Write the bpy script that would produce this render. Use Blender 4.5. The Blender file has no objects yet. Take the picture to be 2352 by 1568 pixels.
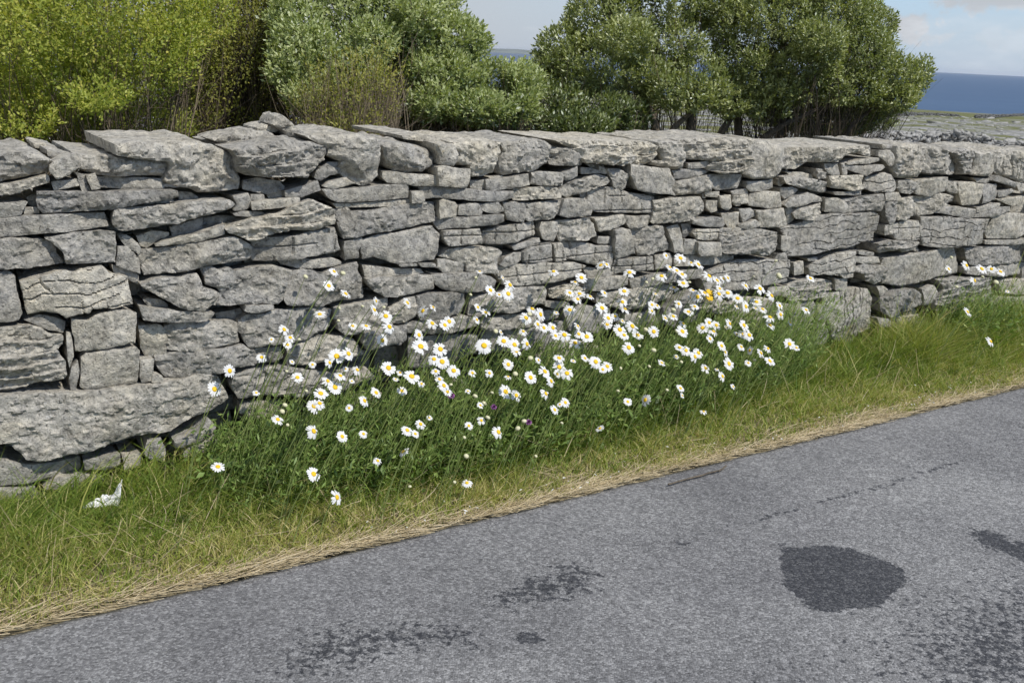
import bpy, math, random
import numpy as np
from mathutils import Vector, Matrix
from mathutils.geometry import delaunay_2d_cdt
rng = np.random.default_rng(7)
random.seed(7)
scene = bpy.context.scene
COL = scene.collection
R = math.radians

# ------------------------------------------------------------ camera
EYE = 1.5
FPX, CX, CY = 2290.0, 1176.0, 784.0          # focal length and centre for a 2352 px wide picture
ROLL, PITCH = math.radians(2.75), math.radians(16.24)
FWD = np.array([0, math.cos(PITCH), -math.sin(PITCH)])
UPV = np.array([0, math.sin(PITCH), math.cos(PITCH)])
XAX = np.array([1.0, 0, 0])
CR = math.cos(ROLL)*XAX + math.sin(ROLL)*UPV
CU = -math.sin(ROLL)*XAX + math.cos(ROLL)*UPV
CAM = np.array([0, 0, EYE])

def ray(x, y):
    x = np.asarray(x, float); y = np.asarray(y, float)
    return FWD + ((x-CX)/FPX)[..., None]*CR - ((y-CY)/FPX)[..., None]*CU

def on_ground(x, y, z=0.0):
    d = ray(x, y); t = (z-EYE)/d[..., 2]
    return CAM + d*t[..., None]

vp = ray(4807, 290.5); vp[2] = 0
DIR = vp/np.linalg.norm(vp)                  # along the wall, to the right
NRM = np.array([DIR[1], -DIR[0], 0])         # out of the wall, towards the road
W0 = on_ground(1176, 970)

def on_wall(x, y, off=0.0):
    """(along, up) on the vertical plane `off` metres in front of the wall face"""
    d = ray(x, y)
    t = ((W0 + NRM*off - CAM) @ NRM)/(d @ NRM)
    p = CAM + d*t[..., None]
    return np.stack([(p-W0) @ DIR, p[..., 2]], -1)
def W(u, w, z):
    u, w, z = np.broadcast_arrays(np.asarray(u, float), np.asarray(w, float), np.asarray(z, float))
    return W0 + u[..., None]*DIR + w[..., None]*NRM + z[..., None]*np.array([0, 0, 1.0])

cam_d = bpy.data.cameras.new('camera')
cam_d.sensor_width = 36.0
cam_d.lens = 36.0*FPX/2352.0
cam_d.clip_start = 0.05
cam_d.clip_end = 90000.0
cam = bpy.data.objects.new('camera', cam_d)
COL.objects.link(cam)
M4 = Matrix.Identity(4)
for i in range(3):
    M4[i][0] = CR[i]; M4[i][1] = CU[i]; M4[i][2] = -FWD[i]; M4[i][3] = CAM[i]
cam.matrix_world = M4
scene.camera = cam

# ------------------------------------------------------------ light and sky
SUN_EL = R(52)
sh = NRM*math.cos(R(22)) + DIR*math.sin(R(22))            # sun over the right shoulder of the viewer
SUN = sh*math.cos(SUN_EL) + np.array([0, 0, math.sin(SUN_EL)])
sl = bpy.data.lights.new('sun', 'SUN')
sl.energy = 4.25
sl.angle = R(0.55)
sl.color = (1.0, 0.955, 0.89)
so = bpy.data.objects.new('sun', sl)
COL.objects.link(so)
so.rotation_euler = Vector(SUN).to_track_quat('Z', 'Y').to_euler()
so.location = (4, -6, 12)

world = bpy.data.worlds.new('World')
scene.world = world
world.use_nodes = True
wn = world.node_tree
wn.nodes.clear()
def wnode(t, **kw):
    n = wn.nodes.new(t)
    for k, v in kw.items(): setattr(n, k, v)
    return n
sky = wnode('ShaderNodeTexSky', sky_type='NISHITA', sun_disc=False)
sky.sun_elevation = SUN_EL
sky.sun_rotation = math.atan2(SUN[0], SUN[1])
sky.air_density = 1.0; sky.dust_density = .3; sky.ozone_density = 2.0; sky.altitude = 600
bg_sky = wnode('ShaderNodeBackground'); bg_sky.inputs['Strength'].default_value = 0.14
skc = wnode('ShaderNodeMix', data_type='RGBA', blend_type='MULTIPLY'); skc.inputs[0].default_value = 1.0
skc.inputs[7].default_value = (0.86, 0.94, 1.08, 1)
wn.links.new(sky.outputs['Color'], skc.inputs[6]); wn.links.new(skc.outputs[2], bg_sky.inputs['Color'])
tc = wnode('ShaderNodeTexCoord')
mp = wnode('ShaderNodeMapping'); mp.inputs['Scale'].default_value = (1.0, 1.0, 3.2)
mp.inputs['Location'].default_value = (0.35, 0.1, 0.0)
wn.links.new(tc.outputs['Generated'], mp.inputs['Vector'])
cn = wnode('ShaderNodeTexNoise'); cn.inputs['Scale'].default_value = 5.2
cn.inputs['Detail'].default_value = 8; cn.inputs['Roughness'].default_value = 0.58
wn.links.new(mp.outputs['Vector'], cn.inputs['Vector'])
cr = wnode('ShaderNodeValToRGB')
cr.color_ramp.elements[0].position = 0.47; cr.color_ramp.elements[0].color = (0, 0, 0, 1)
cr.color_ramp.elements[1].position = 0.66; cr.color_ramp.elements[1].color = (1, 1, 1, 1)
wn.links.new(cn.outputs['Fac'], cr.inputs['Fac'])
# a bank of thin grey cloud towards the middle of the view, open sky to the right
sep = wnode('ShaderNodeSeparateXYZ'); wn.links.new(tc.outputs['Generated'], sep.inputs['Vector'])
bank = wnode('ShaderNodeMapRange'); bank.inputs['From Min'].default_value = 0.24; bank.inputs['From Max'].default_value = -0.05
bank.inputs['To Min'].default_value = 0.0; bank.inputs['To Max'].default_value = 0.72
wn.links.new(sep.outputs['X'], bank.inputs['Value'])
mx = wnode('ShaderNodeMath', operation='MULTIPLY_ADD', use_clamp=True); mx.inputs[1].default_value = 0.4
wn.links.new(cr.outputs['Color'], mx.inputs[0]); wn.links.new(bank.outputs['Result'], mx.inputs[2])
# a few fair-weather clouds low over the sea
acc = mx.outputs[0]
for (px_, py_, sx_, sz_, dn_) in ((2085, 62, .032, .014, 1.0), (2150, 85, .020, .008, .7), (2300, 4, .075, .013, .9), (2340, 95, .05, .018, .45), (1180, 30, .09, .05, .35), (2040, 45, .02, .012, .6)):
    dv = ray(np.array(px_), np.array(py_)); dv = dv/np.linalg.norm(dv)
    sb = wnode('ShaderNodeVectorMath', operation='SUBTRACT'); sb.inputs[1].default_value = tuple(dv); wn.links.new(tc.outputs['Generated'], sb.inputs[0])
    ml = wnode('ShaderNodeVectorMath', operation='MULTIPLY'); ml.inputs[1].default_value = (1/sx_, 1/sx_, 1/sz_); wn.links.new(sb.outputs[0], ml.inputs[0])
    le = wnode('ShaderNodeVectorMath', operation='LENGTH'); wn.links.new(ml.outputs[0], le.inputs[0])
    nz = wnode('ShaderNodeTexNoise'); nz.inputs['Scale'].default_value = 55; nz.inputs['Detail'].default_value = 6; nz.inputs['Roughness'].default_value = .6
    wn.links.new(tc.outputs['Generated'], nz.inputs['Vector'])
    m1 = wnode('ShaderNodeMath', operation='MULTIPLY_ADD'); m1.inputs[1].default_value = 3.2; m1.inputs[2].default_value = -.75; wn.links.new(nz.outputs['Fac'], m1.inputs[0])
    m2 = wnode('ShaderNodeMath', operation='SUBTRACT'); wn.links.new(m1.outputs[0], m2.inputs[0]); wn.links.new(le.outputs['Value'], m2.inputs[1])
    m3 = wnode('ShaderNodeMapRange', interpolation_type='SMOOTHSTEP'); m3.inputs['From Min'].default_value = -.25; m3.inputs['From Max'].default_value = .55; m3.inputs['To Max'].default_value = dn_
    wn.links.new(m2.outputs[0], m3.inputs['Value'])
    m4 = wnode('ShaderNodeMath', operation='MAXIMUM'); wn.links.new(acc, m4.inputs[0]); wn.links.new(m3.outputs[0], m4.inputs[1]); acc = m4.outputs[0]
bg_cl = wnode('ShaderNodeBackground'); bg_cl.inputs['Color'].default_value = (0.66, 0.69, 0.735, 1)
c2 = wnode('ShaderNodeMapRange'); c2.inputs['To Min'].default_value = 0.80; c2.inputs['To Max'].default_value = 1.18
wn.links.new(cr.outputs['Color'], c2.inputs['Value']); wn.links.new(c2.outputs['Result'], bg_cl.inputs['Strength'])
mixs = wnode('ShaderNodeMixShader')
veil = wnode('ShaderNodeMapRange', interpolation_type='SMOOTHSTEP'); veil.inputs['From Min'].default_value = -.02; veil.inputs['From Max'].default_value = .17
veil.inputs['To Min'].default_value = .88; veil.inputs['To Max'].default_value = 0.0
wn.links.new(sep.outputs['Z'], veil.inputs['Value'])
bg_ve = wnode('ShaderNodeBackground'); bg_ve.inputs['Color'].default_value = (0.42, 0.535, 0.70, 1)
mixv = wnode('ShaderNodeMixShader'); wn.links.new(veil.outputs[0], mixv.inputs['Fac'])
wn.links.new(bg_sky.outputs[0], mixv.inputs[1]); wn.links.new(bg_ve.outputs[0], mixv.inputs[2])
wn.links.new(acc, mixs.inputs['Fac'])
wn.links.new(mixv.outputs[0], mixs.inputs[1]); wn.links.new(bg_cl.outputs[0], mixs.inputs[2])
wo = wnode('ShaderNodeOutputWorld'); wn.links.new(mixs.outputs[0], wo.inputs['Surface'])

scene.view_settings.view_transform = 'Standard'
scene.view_settings.look = 'None'
scene.view_settings.exposure = 0.0
scene.view_settings.gamma = 1.0
scene.render.engine = 'CYCLES'
scene.cycles.max_bounces = 8
scene.cycles.transparent_max_bounces = 4

# ------------------------------------------------------------ helpers
_perm = np.random.default_rng(3).permutation(256).astype(np.int32)
_perm = np.concatenate([_perm, _perm])
_g = np.random.default_rng(4).normal(size=(256, 3)); _g /= np.linalg.norm(_g, axis=1)[:, None]
def pn(x, y, z):
    """gradient noise, about -0.7..0.7"""
    x, y, z = np.broadcast_arrays(np.asarray(x, float), np.asarray(y, float), np.asarray(z, float))
    xi = np.floor(x).astype(np.int64); yi = np.floor(y).astype(np.int64); zi = np.floor(z).astype(np.int64)
    xf, yf, zf = x-xi, y-yi, z-zi
    u, v, w = (t*t*t*(t*(t*6-15)+10) for t in (xf, yf, zf))
    r = 0
    for dx in (0, 1):
        for dy in (0, 1):
            for dz in (0, 1):
                h = _perm[(_perm[(_perm[(xi+dx) & 255]+yi+dy) & 255]+zi+dz) & 255]
                g = _g[h]
                dot = g[..., 0]*(xf-dx)+g[..., 1]*(yf-dy)+g[..., 2]*(zf-dz)
                r = r + dot*(u if dx else 1-u)*(v if dy else 1-v)*(w if dz else 1-w)
    return r
def fbm(x, y, z, o=3):
    s = 0; a = 1.0
    for i in range(o):
        f = 2.03**i
        s = s + a*pn(x*f, y*f, z*f+17.3*i); a *= .5
    return s

def mesh_np(name, verts, polys, smooth=False, attrs=None):
    """polys: list of int arrays (n,k). attrs: {name: per-vertex float array}"""
    me = bpy.data.meshes.new(name)
    verts = np.ascontiguousarray(verts, np.float32)
    me.vertices.add(len(verts)); me.vertices.foreach_set('co', verts.ravel())
    idx = np.concatenate([p.ravel() for p in polys]).astype(np.int32)
    tot = np.concatenate([np.full(len(p), p.shape[1]) for p in polys]).astype(np.int32)
    st = np.concatenate([[0], np.cumsum(tot)[:-1]]).astype(np.int32)
    me.loops.add(len(idx)); me.loops.foreach_set('vertex_index', idx)
    me.polygons.add(len(tot)); me.polygons.foreach_set('loop_start', st); me.polygons.foreach_set('loop_total', tot)
    if smooth: me.polygons.foreach_set('use_smooth', np.ones(len(tot), bool))
    me.update(calc_edges=True)
    for k, a in (attrs or {}).items():
        at = me.attributes.new(k, 'FLOAT', 'POINT')
        at.data.foreach_set('value', np.ascontiguousarray(a, np.float32))
    return me
def add(name, me, mat, parent=None, loc=None):
    o = bpy.data.objects.new(name, me); COL.objects.link(o)
    if mat and not me.materials: me.materials.append(mat)
    if parent: o.parent = parent
    if loc is not None: o.location = loc
    return o
def tag(o, label=None, cat=None, group=None, kind=None):
    for k, v in (('label', label), ('category', cat), ('group', group), ('kind', kind)):
        if v: o[k] = v
    return o
def empty(name, loc):
    o = bpy.data.objects.new(name, None); COL.objects.link(o); o.location = loc
    o.empty_display_size = 0.05
    return o

# node material helper
class NT:
    def __init__(s, name):
        s.m = bpy.data.materials.new(name); s.m.use_nodes = True
        s.t = s.m.node_tree; s.b = s.t.nodes['Principled BSDF']; s.out = s.t.nodes['Material Output']
    def n(s, t, ins=None, **kw):
        nd = s.t.nodes.new(t)
        for k, v in kw.items(): setattr(nd, k, v)
        for k, v in (ins or {}).items():
            if isinstance(v, bpy.types.NodeSocket): s.t.links.new(v, nd.inputs[k])
            else: nd.inputs[k].default_value = v
        return nd
    def set(s, k, v):
        if isinstance(v, bpy.types.NodeSocket): s.t.links.new(v, s.b.inputs[k])
        else: s.b.inputs[k].default_value = v
    def noise(s, scale, detail=4, rough=.55, vec=None, dist=0):
        i = {'Scale': scale, 'Detail': detail, 'Roughness': rough, 'Distortion': dist}
        if vec is not None: i['Vector'] = vec
        return s.n('ShaderNodeTexNoise', i).outputs['Fac']
    def pos(s): return s.n('ShaderNodeNewGeometry').outputs['Position']
    def attr(s, name): return s.n('ShaderNodeAttribute', attribute_name=name).outputs['Fac']
    def ramp(s, fac, stops):
        r = s.n('ShaderNodeValToRGB', {'Fac': fac}); e = r.color_ramp.elements
        while len(e) < len(stops): e.new(0.5)
        for el, (p, c) in zip(e, stops):
            el.position = p; el.color = (*c, 1) if len(c) == 3 else c
        return r.outputs['Color']
    def math(s, op, a, b=0.0, c=0.0, clamp=False):
        return s.n('ShaderNodeMath', {0: a, 1: b, 2: c}, operation=op, use_clamp=clamp).outputs[0]
    def mix(s, fac, a, b, mode='MIX'):
        nd = s.n('ShaderNodeMix', data_type='RGBA', blend_type=mode)
        for sock, v in ((nd.inputs[0], fac), (nd.inputs[6], a), (nd.inputs[7], b)):
            if isinstance(v, bpy.types.NodeSocket): s.t.links.new(v, sock)
            elif isinstance(v, tuple): sock.default_value = (*v, 1)
            else: sock.default_value = v
        return nd.outputs[2]
    def bump(s, h, dist, strength=1.0, normal=None):
        i = {'Height': h, 'Distance': dist, 'Strength': strength}
        if normal is not None: i['Normal'] = normal
        return s.n('ShaderNodeBump', i).outputs['Normal']

# ------------------------------------------------------------ materials
def mat_stone(name='limestone', dark=1.0, warm=0.0):
    s = NT(name); P = s.pos()
    big = s.noise(9, 3, .6, P); mid = s.noise(38, 5, .65, P); fine = s.noise(170, 4, .7, P)
    base = s.ramp(mid, [(.30, (.18*dark, .175*dark, .162*dark)), (.42, (.33*dark, .32*dark, .295*dark)), (.56, (.47*dark, .45*dark, .405*dark)), (.72, (.60*dark, .57*dark, .50*dark))])
    base = s.mix(s.n('ShaderNodeMapRange', {'Value': big, 'From Min': .35, 'From Max': .7}).outputs[0], base, (.40, .378, .328), 'SOFT_LIGHT')
    tint = s.attr('tint')
    base = s.mix(1.0, base, s.ramp(tint, [(0, (.72, .725, .735)), (.5, (.98, .972, .95)), (1, (1.2, 1.17, 1.09))]), 'MULTIPLY')
    # pale lichen crust and dark weathering pits
    v = s.n('ShaderNodeTexVoronoi', {'Vector': P, 'Scale': 26.0, 'Randomness': 1.0})
    pit = s.ramp(s.noise(85, 3, .75, P, .6), [(.30, (1, 1, 1)), (.39, (0, 0, 0))])
    base = s.mix(s.math('MULTIPLY', pit, .62), base, (.085, .083, .078))
    lic = s.math('MULTIPLY', s.ramp(s.noise(58, 4, .7, P, .4), [(.60, (0, 0, 0)), (.67, (1, 1, 1))]), s.ramp(s.noise(7.5, 2, .5, P), [(.48, (0, 0, 0)), (.62, (1, 1, 1))]))
    base = s.mix(s.math('MULTIPLY', lic, .6), base, (.52, .515, .49))
    och = s.math('MULTIPLY', s.ramp(s.noise(70, 3, .7, P), [(.60, (0, 0, 0)), (.68, (1, 1, 1))]), s.ramp(s.noise(2.6, 2, .5, P), [(.60, (0, 0, 0)), (.70, (1, 1, 1))]))
    base = s.mix(s.math('MULTIPLY', och, .55), base, (.42, .31, .14))
    base = s.mix(1.0, base, s.ramp(fine, [(.25, (.72, .72, .72)), (.5, (1, 1, 1)), (.75, (1.2, 1.2, 1.2))]), 'MULTIPLY')
    s.set('Base Color', base); s.set('Roughness', .92); s.set('Specular IOR Level', .25)
    h = s.math('ADD', s.math('MULTIPLY', mid, 1.3), s.math('MULTIPLY', fine, .5))
    h = s.math('SUBTRACT', h, s.math('MULTIPLY', pit, .5))
    s.set('Normal', s.bump(h, .011, 1.0))
    return s.m
def mat_leafy(name, stops, rough=.5, trans=.35, spec=.35):
    s = NT(name)
    c = s.ramp(s.attr('tint'), stops)
    s.set('Base Color', c); s.set('Roughness', rough); s.set('Specular IOR Level', spec)
    tr = s.n('ShaderNodeBsdfTranslucent', {'Color': s.mix(1.0, c, (1.25, 1.3, .55), 'MULTIPLY')})
    m = s.n('ShaderNodeMixShader', {0: trans, 1: s.b.outputs[0], 2: tr.outputs[0]})
    s.t.links.new(m.outputs[0], s.out.inputs['Surface'])
    return s.m
def mat_plain(name, col, rough=.8, var=.25, scale=40, bump=.002, spec=.3):
    s = NT(name); P = s.pos(); f = s.noise(scale, 4, .6, P)
    s.set('Base Color', s.ramp(f, [(.3, tuple(c*(1-var) for c in col)), (.7, tuple(c*(1+var) for c in col))]))
    s.set('Roughness', rough); s.set('Specular IOR Level', spec); s.set('Normal', s.bump(f, bump))
    return s.m
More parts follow.
